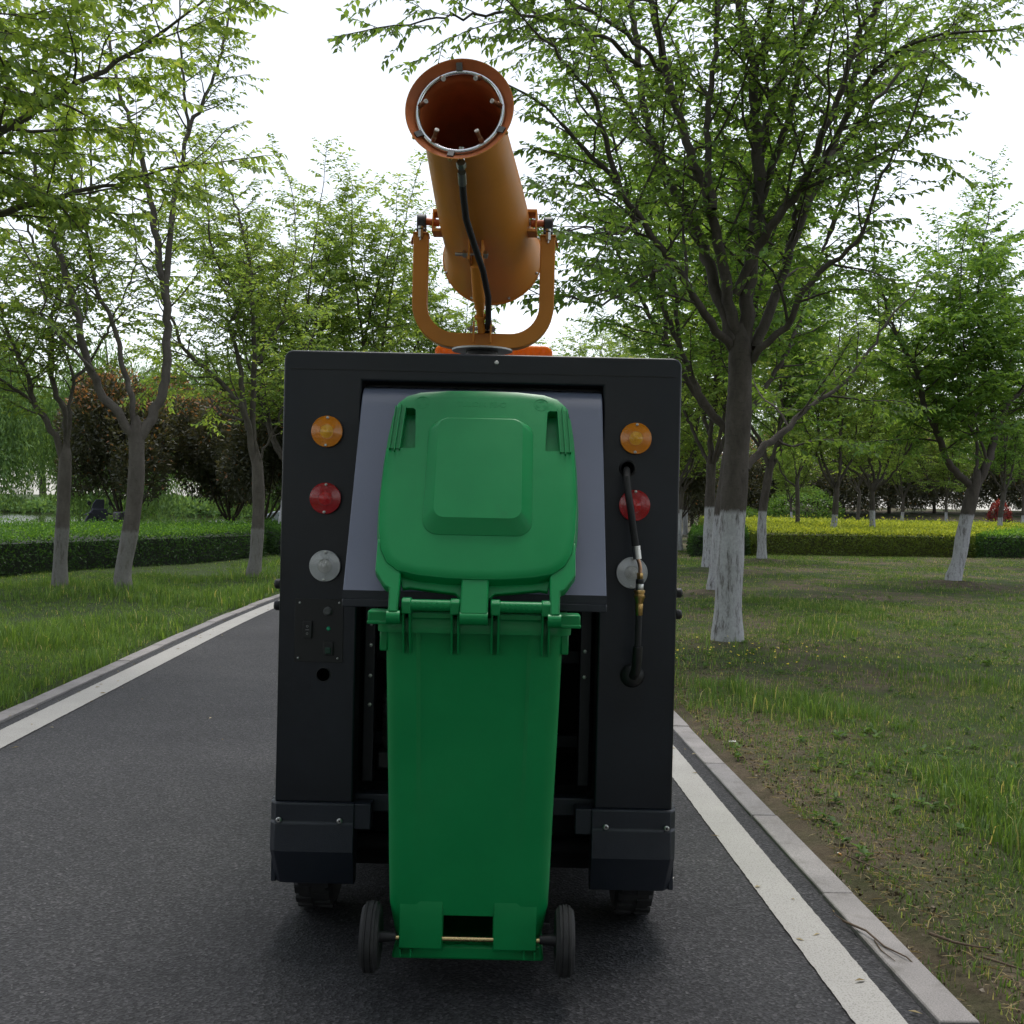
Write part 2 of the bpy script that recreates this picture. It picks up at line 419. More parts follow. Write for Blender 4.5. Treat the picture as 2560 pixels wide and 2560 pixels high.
M_RUBBER = plain('black_rubber', (0.016, 0.016, 0.017), 0.75, 0, 0.3, 20, 0.3, 250, dust=0.25, dustcol=(0.09, 0.085, 0.08))
M_STEEL = plain('zinc_steel', (0.55, 0.55, 0.53), 0.3, 1.0, 0.15, 30)
M_CHROME = plain('polished_pipe_steel', (0.72, 0.73, 0.75), 0.16, 1.0, 0.1, 20)
M_BRASS = plain('brass_fitting', (0.55, 0.36, 0.14), 0.32, 1.0, 0.2, 40)
M_ORANGE = plain('orange_cannon_paint', (0.62, 0.235, 0.034), 0.40, 0, 0.10, 5.0, 0.1, 200, dust=0.10, dustcol=(0.25, 0.08, 0.02), spec=0.35)
M_ORANGE_IN = plain('reddish_orange_primer', (0.56, 0.15, 0.045), 0.55, 0, 0.2, 9.0, 0.2, 120)
M_GREYBTN = plain('grey_button_plastic', (0.10, 0.105, 0.105), 0.5, 0, 0.2, 50, 0.4, 600)
M_GLASS_DK = plain('tinted_cab_glass', (0.01, 0.012, 0.014), 0.06, 0, 0.1, 2)

def lens_mat(name, col, deep):
    m, t, out = nodes(name); co = N(t, 'ShaderNodeTexCoord').outputs['Object']
    w = N(t, 'ShaderNodeTexVoronoi', Scale=260.0); L(t, co, w.inputs['Vector'])
    c0 = mixc(t, noise(t, co, 25, 3, 0.6).outputs[0], deep, col)
    p = N(t, 'ShaderNodeBsdfPrincipled', Roughness=0.16); p.inputs['Coat Weight'].default_value = 0.8; p.inputs['Coat Roughness'].default_value = 0.08
    p.inputs['Subsurface Weight'].default_value = 0.0
    L(t, c0, p.inputs['Base Color'])
    b = N(t, 'ShaderNodeBump', Strength=0.25, Distance=0.001); L(t, w.outputs['Distance'], b.inputs['Height']); L(t, b.outputs[0], p.inputs['Normal'])
    L(t, p.outputs[0], out.inputs[0]); return m
M_AMB = lens_mat('amber_lens', (0.86, 0.30, 0.012), (0.60, 0.17, 0.006)); M_AMB2 = lens_mat('amber_bulb_eye', (1.0, 0.55, 0.05), (0.75, 0.33, 0.02))
M_REDL = lens_mat('red_lens', (0.52, 0.012, 0.018), (0.30, 0.006, 0.01)); M_REDL2 = lens_mat('red_bulb_eye', (0.75, 0.03, 0.04), (0.45, 0.012, 0.015))
M_CLR = lens_mat('clear_lens', (0.62, 0.63, 0.64), (0.42, 0.43, 0.44)); M_CLR2 = lens_mat('clear_bulb_eye', (0.75, 0.75, 0.74), (0.36, 0.35, 0.33))

VX, VY = -0.096, 3.42
veh = empty('street_sweeper', (VX, VY, 0)); tag(veh, 'dark navy electric street sweeper with orange fog cannon on its roof', 'sweeper truck')
HW, TOP = 0.594, 1.777

# rear panel: an inverted U with rounded shoulders
def arc(cx, cz, r, a0, a1, n=6): return [(cx + r * math.cos(R(a0 + (a1 - a0) * k / n)), cz + r * math.sin(R(a0 + (a1 - a0) * k / n))) for k in range(n + 1)]
ro = 0.028
outl = [(-HW, 0.425)] + arc(-HW + ro, TOP - ro, ro, 180, 90) + arc(HW - ro, TOP - ro, ro, 90, 0) + [(HW, 0.425), (0.361, 0.425), (0.361, 1.69), (-0.361, 1.69), (-0.361, 0.425)]
mb = MB().prism(outl, lambda a, b_, d: (a, d, b_), 0.0, 0.10)
rear = mb.build('rear_panel', M_NAVY, veh, True, 0.006, 3)
hr = MB().lathe([(0.0190, 0.001), (0.0215, -0.0012), (0.0225, -0.0005), (0.0225, 0.001)], (-0.457, 0, 0.809), (0, 1, 0), 28, True).build('cable_hole_rim', M_BLACK, rear)
MB().lathe([(0.0192, 0.0), (0.0192, -0.0006), (0.0, -0.0006)], (-0.457, 0, 0.809), (0, 1, 0), 28).build('cable_hole_disc', plain('painted_hole_black', (0.001, 0.001, 0.001), 1.0, spec=0.0), rear)  # flat black disc paints the hole's dark inside, nothing is cut
MB().lathe([(0.0205, 0.0), (0.0205, -0.0006), (0.0, -0.0006)], (0.438, 0, 1.446), (0, 1, 0), 28).build('hose_hole_disc', bpy.data.materials['painted_hole_black'], rear)  # black disc paints the dark of the hose opening
# pressed seam under the roof edge
MB().box(-HW + 0.02, HW - 0.02, -0.0025, 0.02, 1.7205, 1.7225).build('panel_seam', M_BLACK, rear)
MB().lathe([(0.0065, 0), (0.0065, -0.004), (0.004, -0.006)], (0.04, 0, 1.752), (0, 1, 0), 12).build('panel_screw', M_STEEL, rear)

# green flanks, roof, cab
sidep = [(0.06, 0.30), (0.06, 1.70), (0.10, 1.735), (1.55, 1.735), (1.62, 1.82), (2.15, 1.80), (2.42, 1.20), (2.50, 0.85), (2.50, 0.34), (2.25, 0.30), (2.2, 0.45), (2.05, 0.56), (1.85, 0.56), (1.72, 0.45), (1.68, 0.16), (0.62, 0.16), (0.58, 0.45), (0.45, 0.53), (0.25, 0.53), (0.12, 0.45), (0.10, 0.30)]  # bottom edge lowered between the wheels to close out light beneath
for sgn in (-1, 1):
    q = MB().prism(sidep, lambda a, b_, d: (sgn * d, a + 0.045, b_), HW - 0.03, HW + 0.006)
    sp_ = q.build('side_panel', M_GREEN_SIDE, veh, True, 0.012, 2)
    for zz in (1.075, 1.01):
        MB().lathe([(0.015, 0), (0.015, 0.012), (0.011, 0.017)], (sgn * (HW + 0.004), 0.035, zz), (sgn, 0, 0), 16).build('side_knob', M_BLACK, sp_)
    win = [(1.75, 1.15), (1.75, 1.68), (2.13, 1.66), (2.34, 1.18)]
    MB().prism(win, lambda a, b_, d: (sgn * d, a, b_), HW + 0.002, HW + 0.011).build('cab_window', M_GLASS_DK, veh, True, 0.004)
    MB().box(sgn * (HW + 0.01) - 0.008, sgn * (HW + 0.01) + 0.008, 1.68, 1.70, 0.6, 1.7).build('door_seam', M_BLACK, veh)
MB().box(-HW + 0.032, HW - 0.032, 0.10, 1.64, 1.66, TOP - 0.004).build('roof', M_NAVY, veh, True, 0.01)
MB().prism([(1.6, 1.70), (1.68, 1.845), (2.12, 1.825), (2.2, 1.75)], lambda a, b_, d: (d, a, b_), -HW + 0.02, HW - 0.02).build('cab_roof', M_GREEN_SIDE, veh, True, 0.02, 3)
MB().prism([(2.21, 1.72), (2.46, 1.18), (2.44, 1.16), (2.17, 1.72)], lambda a, b_, d: (d, a, b_), -HW + 0.05, HW - 0.05).build('windscreen', M_GLASS_DK, veh, True)
MB().prism([(2.40, 1.16), (2.49, 0.85), (2.49, 0.14), (2.3, 0.14), (2.3, 1.16)], lambda a, b_, d: (d, a, b_), -HW + 0.032, HW - 0.032).build('nose', M_GREEN_SIDE, veh, True, 0.02)  # lower edge extended to shut out light under the body

# dark bay behind the bin: walls, shelf rails, bolts, pump motor
bay = MB()
bay.box(-0.375, -0.363, 0.1, 0.8, 0.40, 1.69).box(0.363, 0.375, 0.1, 0.8, 0.40, 1.69).box(-0.375, 0.375, 0.80, 0.82, 0.3, 1.69)
bay_o = bay.build('bay_lining', M_VOID, veh)
for zz, yy in ((0.80, 0.42), (0.50, 0.50), (1.22, 0.5)):
    MB().box(-0.36, 0.36, yy, yy + 0.035, zz, zz + 0.045).build('bay_rail', M_NAVY, veh, True, 0.004)
for sgn in (-1, 1):
    MB().box(sgn * 0.335 - 0.018, sgn * 0.335 + 0.018, 0.13, 0.17, 0.46, 1.66).build('bay_post', M_NAVY, veh, True, 0.003)
    for zz in ((1.04, 0.95, 0.885, 0.79, 0.70) if sgn < 0 else (0.88, 0.80)):
        MB().lathe([(0.006, 0), (0.006, -0.006), (0.003, -0.007)], (sgn * 0.332, 0.13, zz), (0, 1, 0), 6).build('bay_bolt', M_STEEL, bay_o)
mo = MB()
mo.lathe([(0.055, 0), (0.06, 0.01), (0.06, 0.17), (0.055, 0.18)], (-0.235, 0.20, 0.555), (0, 0, 1), 24)
for k in range(7): mo.lathe([(0.064, 0.02 + k * 0.021), (0.064, 0.032 + k * 0.021)], (-0.235, 0.20, 0.555), (0, 0, 1), 24)
mot = mo.build('pump_motor', plain('cast_aluminium', (0.34, 0.34, 0.35), 0.4, 0.9, 0.2, 20), veh)
MB().box(-0.305, -0.17, 0.13, 0.27, 0.50, 0.553).build('motor_foot', M_BLACK, mot, True, 0.006)
MB().box(-0.36, 0.36, 0.30, 1.6, 0.36, 0.42).build('chassis', M_VOID, veh)
MB().box(-0.40, 0.40, 0.06, 0.11, 0.385, 0.44).build('lift_beam', M_NAVY2, veh, True, 0.004)
# lift fork that carries the bin
MB().box(-0.235, 0.235, -0.05, 0.30, 0.085, 0.097).build('lift_fork', M_BLACK, veh, True, 0.002)
for sgn in (-1, 1):
    MB().box(sgn * 0.20 - 0.016, sgn * 0.20 + 0.016, 0.297, 0.325, 0.09, 0.46).build('fork_upright', M_NAVY, veh, True, 0.003)

# bumpers, folded sheet
for sgn in (-1, 1):
    prof = [(0.06, 0.428), (-0.012, 0.428), (-0.016, 0.424), (-0.016, 0.372), (-0.022, 0.366), (-0.026, 0.285), (0.02, 0.176), (0.06, 0.176)]
    mb = MB()
    ringsx = []
    for xx, dy in ((0.354, 0), (0.56, 0), (0.590, 0.004), (0.606, 0.022)):
        ringsx.append([(sgn * (xx - (0.012 if (zz < 0.2 and xx > 0.58) else 0)), yy + dy, zz) for yy, zz in prof])
    mb.loft(ringsx)
    bo = mb.build('bumper', M_NAVY2, veh, True, 0.003, 2, 20)
    MB().prism([(0.03, 0.43), (0.30, 0.43), (0.34, 0.33), (0.34, 0.25), (0.30, 0.19), (0.03, 0.176)], lambda a, b_, d: (sgn * d, a, b_), 0.592, 0.608).build('bumper_wing', M_NAVY2, bo, True, 0.003)
    MB().box(min(sgn * 0.305, sgn * 0.356), max(sgn * 0.305, sgn * 0.356), -0.010, 0.05, 0.35, 0.426).build('bumper_tab', M_NAVY2, bo, True, 0.003)
    for xx in (0.396, 0.577):
        MB().lathe([(0.0085, 0), (0.0085, -0.004), (0.006, -0.006)], (sgn * xx, -0.019, 0.377), (0, 1, 0), 12).build('bumper_bolt', M_STEEL, bo)
        MB().lathe([(0.0035, -0.0058), (0.0033, -0.0064)], (sgn * xx, -0.019, 0.377), (0, 1, 0), 6).build('bolt_socket', M_BLACK, bo)
    for zz in (0.30, 0.205):
        MB().lathe([(0.006, 0), (0.006, 0.005)], (sgn * 0.606, 0.05, zz), (sgn, 0, 0), 10).build('wing_bolt', M_STEEL, bo)

# wheels with tread blocks
def wheel(xc, yc, r=0.205, wdt=0.11):
    tyre = MB(); n = 40
    pr = [(r * 0.62, -wdt / 2), (r * 0.86, -wdt / 2 - 0.006), (r * 0.97, -wdt / 2 + 0.012), (r * 0.985, 0), (r * 0.97, wdt / 2 - 0.012), (r * 0.86, wdt / 2 + 0.006), (r * 0.62, wdt / 2)]
    tyre.lathe(pr, (0, 0, 0), (1, 0, 0), n)
    for k in range(24):
        a = 2 * math.pi * k / 24
        for sx_ in (-1, 1):
            a2 = a + (0.13 if sx_ > 0 else 0); ca, sa = math.cos(a2), math.sin(a2); h = 0.014
            q = []
            for rr in (r * 0.955, r * 1.0):
                for tt in (-h, h):
                    for xx in (sx_ * 0.006, sx_ * (wdt / 2 - 0.002)):
                        q.append((xx, ca * rr - sa * tt, sa * rr + ca * tt))
            tyre.add(q, [(0, 1, 3, 2), (4, 6, 7, 5), (0, 4, 5, 1), (2, 3, 7, 6), (0, 2, 6, 4), (1, 5, 7, 3)])
    w = tyre.build('wheel', M_RUBBER, veh); w.location = (xc, yc, r)
    MB().lathe([(0.03, -wdt / 2 - 0.012), (0.05, -wdt / 2 + 0.01), (r * 0.55, -wdt / 2 + 0.006), (r * 0.63, -wdt / 2 - 0.002), (r * 0.63, wdt / 2 + 0.002), (r * 0.55, wdt / 2 - 0.006), (0.05, wdt / 2 - 0.01), (0.03, wdt / 2 + 0.012)], (0, 0, 0), (1, 0, 0), 28).build('rim', M_STEEL, w)
for xc in (-0.508, 0.512):
    wheel(xc, 0.35); wheel(xc, 1.95)
MB().tube([(-0.45, 0.35, 0.205), (0.45, 0.35, 0.205)], 0.03, 12).build('rear_axle', M_VOID, veh)

MB().box(-0.43, 0.43, 0.62, 1.62, 0.10, 0.40).build('underbody_box', M_VOID, veh, True, 0.02)  # box and skirt added to keep the space under the body dark
MB().box(-0.42, 0.42, 0.40, 0.44, 0.12, 0.36).build('rear_skirt', M_VOID, veh)

# hood over the bin mouth, flared towards the rear
hp = [(0.085, 1.676), (0.05, 1.678), (0.015, 1.668), (-0.010, 1.648), (-0.033, 1.612), (-0.07, 1.54), (-0.15, 1.395), (-0.235, 1.24), (-0.318, 1.094), (-0.322, 1.088)]
inner = [(a + 0.012, b_ - 0.006) for a, b_ in hp][::-1]
mb = MB().prism(hp + [(-0.322, 1.066), (-0.31, 1.064)] + inner, lambda a, b_, d: (d, a, b_), -0.357, 0.357)
hood = mb.build('hood', M_HOOD, veh, True, 0.003, 2, 22)
MB().box(-0.3585, 0.3585, -0.326, -0.27, 1.044, 1.0655).build('hood_lip', M_NAVY2, hood, True, 0.003)  # dark colour paints the shade of the downward-facing lip
MB().box(-0.3575, 0.3575, -0.3245, -0.3225, 1.066, 1.089).build('hood_edge_strip', M_NAVY2, hood)  # carries the lip's painted shade along the hood edge
for sgn in (-1, 1):
    MB().prism(hp[3:] + [(-0.31, 1.05), (0.0, 1.05), (0.0, 1.63)], lambda a, b_, d: (sgn * d, a + 0.006, b_ - 0.008), 0.347, 0.3545).build('hood_cheek', M_NAVY2, hood)

# round rear lamps
def lamp(name, x, z, ml, me_):
    o = MB().lathe([(0.046, 0.0), (0.047, -0.006), (0.0465, -0.010)], (x, 0, z), (0, 1, 0), 40).build(name, M_BLACK, veh)
    MB().lathe([(0.0470, -0.0095), (0.0472, -0.015), (0.0460, -0.0182), (0.0435, -0.0186), (0.0430, -0.0178), (0.036, -0.0188), (0.0260, -0.0196), (0.0225, -0.0202), (0.0220, -0.0212), (0.0208, -0.0212), (0.0205, -0.0195)], (x, 0, z), (0, 1, 0), 40).build('lens', ml, o)
    MB().lathe([(0.0205, -0.0190), (0.0198, -0.0208), (0.0180, -0.0212), (0.0178, -0.0200), (0.0155, -0.0216), (0.0135, -0.0218), (0.0133, -0.0206), (0.0110, -0.0224), (0.0090, -0.0226), (0.0088, -0.0212), (0.0060, -0.0230), (0.0, -0.0236)], (x, 0, z), (0, 1, 0), 28).build('bulb_eye', me_, o)
    rb_ = MB()
    for k_ in range(36):
        a_ = 2 * math.pi * k_ / 36; ca_, sa_ = math.cos(a_), math.sin(a_)
        rb_.tube([(x + ca_ * 0.0245, -0.0194, z + sa_ * 0.0245), (x + ca_ * 0.0405, -0.0178, z + sa_ * 0.0405)], 0.0008, 4)
    rb_.build('lens_ribs', ml, o)['kind'] = 'stuff'
    for s2 in (-1, 1):
        MB().lathe([(0.0042, -0.018), (0.0042, -0.0215), (0.0025, -0.0222)], (x + s2 * 0.002, 0, z + s2 * 0.041), (0, 1, 0), 12).build('screw', M_STEEL, o)
    return o
for sgn in (-1, 1):
    lamp('amber_lamp', sgn * 0.4595, 1.535, M_AMB, M_AMB2); lamp('red_lamp', sgn * 0.460, 1.336, M_REDL, M_REDL2); lamp('clear_lamp', sgn * 0.457, 1.135, M_CLR, M_CLR2)

# control plate
cpn = MB().box(-0.546, -0.400, -0.0022, 0.002, 0.846, 1.036).build('control_plate', plain('control_plate_black', (0.009, 0.0095, 0.0105), 0.42, 0, 0.2, 8), veh, True, 0.001, 1)
for x, z in ((-0.531, 1.023), (-0.413, 1.025), (-0.533, 0.858), (-0.415, 0.859)):
    MB().lathe([(0.0032, 0), (0.0030, -0.004), (0.0015, -0.0052)], (x, -0.002, z), (0, 1, 0), 10).build('plate_screw', M_STEEL, cpn)
MB().lathe([(0.0135, 0), (0.0135, -0.006), (0.0115, -0.010), (0.0085, -0.0125), (0.0085, -0.0115), (0, -0.0115)], (-0.447, -0.002, 0.999), (0, 1, 0), 24).build('push_button', M_GREYBTN, cpn)
MB().lathe([(0.006, 0), (0.006, -0.003), (0.004, -0.0055), (0, -0.006)], (-0.444, -0.002, 0.947), (0, 1, 0), 16).build('indicator_light', plain('green_indicator', (0.02, 0.38, 0.20), 0.3), cpn)
sw = MB().box(-0.520, -0.492, -0.012, -0.002, 0.918, 0.970).build('rocker_switch', M_BLACK, cpn, True, 0.002)
M_ICON = plain('pale_switch_print', (0.30, 0.30, 0.29), 0.6)
for dz in (0.010, -0.012):
    MB().lathe([(0.0034, -0.0127), (0.0034, -0.0122), (0.0024, -0.0122), (0.0024, -0.0127)], (-0.506, 0, 0.944 + dz), (0, 1, 0), 14, True).build('switch_symbol', M_ICON, sw)
MB().box(-0.511, -0.501, -0.0127, -0.0122, 0.9425, 0.9440).build('switch_symbol', M_ICON, sw)
sw2 = MB().box(-0.458, -0.428, -0.011, -0.002, 0.868, 0.909).build('rocker_switch', M_BLACK, cpn, True, 0.002)
MB().box(-0.452, -0.434, -0.015, -0.010, 0.873, 0.892).build('switch_key', plain('dark_green_key', (0.006, 0.045, 0.026), 0.4), sw2, True, 0.002)

# high-pressure hose on the right pillar with its brass coupling
hpts = [(0.438, 0.06, 1.446), (0.434, -0.02, 1.440), (0.430, -0.062, 1.415), (0.434, -0.078, 1.370), (0.441, -0.088, 1.326), (0.451, -0.090, 1.260), (0.461, -0.090, 1.203)]
hose = MB().tube(hpts, 0.0105, 14).build('water_hose', M_RUBBER, veh)
MB().lathe([(0.0215, 0.004), (0.026, -0.003), (0.021, -0.007), (0.018, -0.001)], (0.438, 0, 1.446), (0, 1, 0), 24, True).build('hose_grommet', M_BLACK, hose)
MB().tube([(0.459, -0.090, 1.218), (0.464, -0.090, 1.180)], 0.0125, 16).build('crimp_sleeve', M_STEEL, hose)
MB().tube([(0.464, -0.090, 1.184), (0.470, -0.090, 1.168), (0.473, -0.090, 1.152), (0.4725, -0.090, 1.130)], 0.0058, 12).build('elbow_pipe', plain('copper_elbow', (0.42, 0.25, 0.16), 0.3, 1.0, 0.2, 40), hose)
MB().lathe([(0.009, 0), (0.010, -0.003), (0.010, -0.016), (0.008, -0.019)], (0.4722, -0.090, 1.140), (0, 0, 1), 6).build('hex_nut', M_BRASS, hose)
MB().lathe([(0.0105, -0.018), (0.0118, -0.020), (0.0118, -0.030), (0.0105, -0.033)], (0.4722, -0.090, 1.140), (0, 0, 1), 16).build('coupling_seal', M_BLACK, hose)
MB().lathe([(0.011, -0.032), (0.0118, -0.034), (0.0118, -0.050), (0.011, -0.052)], (0.4722, -0.090, 1.140), (0, 0, 1), 16).build('coupling_sleeve', M_STEEL, hose)
MB().lathe([(0.0150, -0.050), (0.0165, -0.052), (0.0165, -0.057), (0.0142, -0.059), (0.0142, -0.064), (0.0165, -0.066), (0.0165, -0.071), (0.0150, -0.074), (0.012, -0.084), (0.0095, -0.092)], (0.4722, -0.090, 1.140), (0, 0, 1), 18).build('brass_coupling', M_BRASS, hose)
MB().lathe([(0.0110, -0.090), (0.0115, -0.092), (0.0105, -0.122), (0.0095, -0.124)], (0.4722, -0.090, 1.140), (0, 0, 1), 16).build('hose_ferrule', M_BRASS, hose)
MB().tube([(0.4722, -0.090, 1.02), (0.4715, -0.090, 0.98), (0.471, -0.088, 0.93), (0.470, -0.080, 0.88), (0.469, -0.055, 0.845), (0.468, 0.01, 0.825)], 0.0095, 14).build('lower_hose', M_RUBBER, hose)
MB().tube([(0.471, -0.089, 0.925), (0.4705, -0.084, 0.885), (0.469, -0.066, 0.850), (0.468, -0.030, 0.832)], [0.0145, 0.0145, 0.0145, 0.0145], 16).build('hose_sheath', M_BLACK, hose)
MB().lathe([(0.036, 0.0), (0.036, -0.006), (0.030, -0.016), (0.015, -0.024)], (0.466, 0, 0.828), (0, 1, 0), 28).build('hose_boss', M_BLACK, hose)
# ---------------- fog cannon on the roof (all parts of the sweeper)
def vl(x, y, z): return Vector((x - VX, y - VY, z))
PIV = vl(-0.117, 4.0, 2.309)
AXD = Vector((-0.058, -0.73, 0.142)).normalized()      # towards the mouth
SIDE = AXD.cross(Vector((0, 0, 1))).normalized(); UPB = SIDE.cross(AXD)
if SIDE.x < 0: SIDE = -SIDE
LM, LR = 0.755, -0.305
prof = [(0.186, LR), (0.188, LR + 0.012), (0.183, LR + 0.014), (0.178, LR + 0.04), (0.168, -0.205), (0.159, -0.13), (0.156, 0.0), (0.144, 0.25), (0.128, 0.52), (0.1175, LM - 0.058), (0.1195, LM - 0.045), (0.136, LM - 0.02), (0.156, LM)]
inn = [(0.1535, LM), (0.133, LM - 0.02), (0.1165, LM - 0.045), (0.1145, LM - 0.060), (0.125, 0.52), (0.141, 0.25), (0.153, 0.0), (0.156, -0.13), (0.165, -0.205), (0.173, LR + 0.03), (0.173, LR)]
mb = MB().lathe(prof + inn, PIV, AXD, 64, True)
brl = mb.build('cannon_barrel', M_ORANGE, veh, True, 0, 2, 40)
brl.data.materials.append(M_ORANGE_IN)
for pl in brl.data.polygons:
    c = Vector(pl.center); r = c - PIV; rad = (r - AXD * r.dot(AXD))
    if rad.length > 1e-6 and pl.normal.dot(rad.normalized()) < -0.25: pl.material_index = 1
# fan hub inside the tail and rear guard
MB().lathe([(0.0, 0.03), (0.05, 0.02), (0.07, -0.02), (0.07, -0.12)], PIV + AXD * (LR + 0.16), AXD, 28).build('fan_motor', M_ORANGE_IN, brl)
for k in range(9):
    a = 2 * math.pi * k / 9; d = SIDE * math.cos(a) + UPB * math.sin(a); e = AXD.cross(d)
    c0 = PIV + AXD * (LR + 0.12)
    q = [c0 + d * 0.068 - e * 0.02 - AXD * 0.015, c0 + d * 0.068 + e * 0.02 + AXD * 0.015, c0 + d * 0.148 + e * 0.035 + AXD * 0.01, c0 + d * 0.148 - e * 0.02 - AXD * 0.01]
    q2 = [p_ + AXD * 0.003 for p_ in q]
    MB().add(q + q2, [(3, 2, 1, 0), (4, 5, 6, 7), (0, 1, 5, 4), (1, 2, 6, 5), (2, 3, 7, 6), (3, 0, 4, 7)]).build('fan_blade', M_ORANGE_IN, brl)
for k in range(8):
    a = 2 * math.pi * (k + 0.5) / 8; d = SIDE * math.cos(a) + UPB * math.sin(a)
    MB().lathe([(0.0055, 0), (0.0055, 0.006), (0.003, 0.008)], PIV + AXD * (LR + 0.03) + d * 0.179, d, 8).build('housing_bolt', M_STEEL, brl)
# spray ring with its clips and nozzles
RC = PIV + AXD * (LM - 0.020); RR = 0.1235
pts = [RC + (SIDE * math.cos(2 * math.pi * k / 56) + UPB * math.sin(2 * math.pi * k / 56)) * RR for k in range(57)]
ring = MB().tube(pts, 0.0074, 12, False).build('spray_ring', M_CHROME, brl)
M_NOZ = plain('aged_brass_nozzle', (0.27, 0.15, 0.09), 0.35, 1.0, 0.3, 60); M_TIP = plain('ceramic_nozzle_tip', (0.62, 0.60, 0.57), 0.4)
for an in (120, 62, 172, 8, 232, 305):
    d = SIDE * math.cos(R(an)) + UPB * math.sin(R(an))
    ax = (AXD * 0.80 - d * 0.6).normalized(); b0 = RC + d * (RR - 0.002)
    nz = MB().lathe([(0.0062, 0), (0.0062, 0.010), (0.0075, 0.011), (0.0075, 0.020), (0.0060, 0.022), (0.0060, 0.034), (0.0070, 0.035), (0.0070, 0.042)], b0, ax, 12).build('nozzle', M_NOZ, ring)
    MB().lathe([(0.0066, 0.042), (0.0066, 0.046), (0.002, 0.0462), (0.0016, 0.044)], b0, ax, 14).build('nozzle_tip', M_TIP, ring)
for an in (93, 213, 333, 262):
    d = SIDE * math.cos(R(an)) + UPB * math.sin(R(an)); e = AXD.cross(d)
    a0 = RC + d * 0.124; a1 = PIV + AXD * (LM - 0.008) + d * 0.145
    q = []
    for c_0, off_ in ((a0 + AXD * 0.010, 0.009), (a1 + AXD * 0.006, 0.009)):
        for s_e in (-1, 1):
            q += [c_0 + e * off_ * s_e, c_0 + e * off_ * s_e - AXD * 0.004 + d * 0.002]
    MB().add(q, [(0, 2, 6, 4), (1, 5, 7, 3), (0, 4, 5, 1), (2, 3, 7, 6), (0, 1, 3, 2), (4, 6, 7, 5)]).build('ring_clip', plain('dull_clip_steel_%d' % an, (0.16, 0.155, 0.15), 0.5, 0.8), brl)
    MB().lathe([(0.006, 0), (0.006, 0.006), (0.003, 0.009)], PIV + AXD * (LM - 0.012) + d * 0.149, d, 8).build('clip_bolt', M_BRASS, brl)
# trunnion boxes and shafts
for sgn in (-1, 1):
    c0 = PIV + SIDE * sgn * 0.170
    bx = MB()
    for dz in (-0.042, 0.030):
        q = []
        for a in (-0.026, 0.026):
            for b_ in (dz, dz + 0.012):
                for s3 in (-0.03, 0.012): q.append(c0 + AXD * a + UPB * b_ + SIDE * sgn * s3)
        bx.add(q, [(0, 1, 3, 2), (4, 6, 7, 5), (0, 4, 5, 1), (2, 3, 7, 6), (0, 2, 6, 4), (1, 5, 7, 3)])
    q = []
    for a in (-0.026, 0.026):
        for b_ in (-0.042, 0.042):
            for s3 in (0.007, 0.0125): q.append(c0 + AXD * a + UPB * b_ + SIDE * sgn * s3)
    bx.add(q, [(0, 1, 3, 2), (4, 6, 7, 5), (0, 4, 5, 1), (2, 3, 7, 6), (0, 2, 6, 4), (1, 5, 7, 3)])
    bx.build('trunnion_bracket', M_ORANGE, brl, True, 0.002)
    MB().tube([c0 - SIDE * sgn * 0.01, PIV + Vector((sgn * 0.236, 0, 0.004))], 0.0125, 16).build('trunnion_shaft', M_ORANGE_IN, brl)
# U yoke
HWY = 0.2205; zb = 1.896; zt = 2.262; rc_ = 0.125; PX, PY = PIV.x, PIV.y
cl = [(-HWY, zt), (-HWY, zb + rc_)] + [(-HWY + rc_ - rc_ * math.cos(R(a)), zb + rc_ - rc_ * math.sin(R(a))) for a in range(9, 90, 9)] + [(-HWY + rc_, zb), (0, zb)]
cl = cl + [(-x, z) for x, z in cl[-2::-1]]
mbk = MB(); rings = []
hw_, hd_ = 0.0255, 0.030
for i, (x, z) in enumerate(cl):
    a = cl[max(i - 1, 0)]; b_ = cl[min(i + 1, len(cl) - 1)]
    tx, tz = b_[0] - a[0], b_[1] - a[1]; l_ = math.hypot(tx, tz); nx_, nz_ = -tz / l_, tx / l_
    rings.append([(PX + x + nx_ * s1 * hw_, PY + s2 * hd_, z + nz_ * s1 * hw_) for s1, s2 in ((-1, -1), (1, -1), (1, 1), (-1, 1))])
yoke = mbk.loft(rings).build('cannon_yoke', M_ORANGE, veh, True, 0.003, 2, 35)
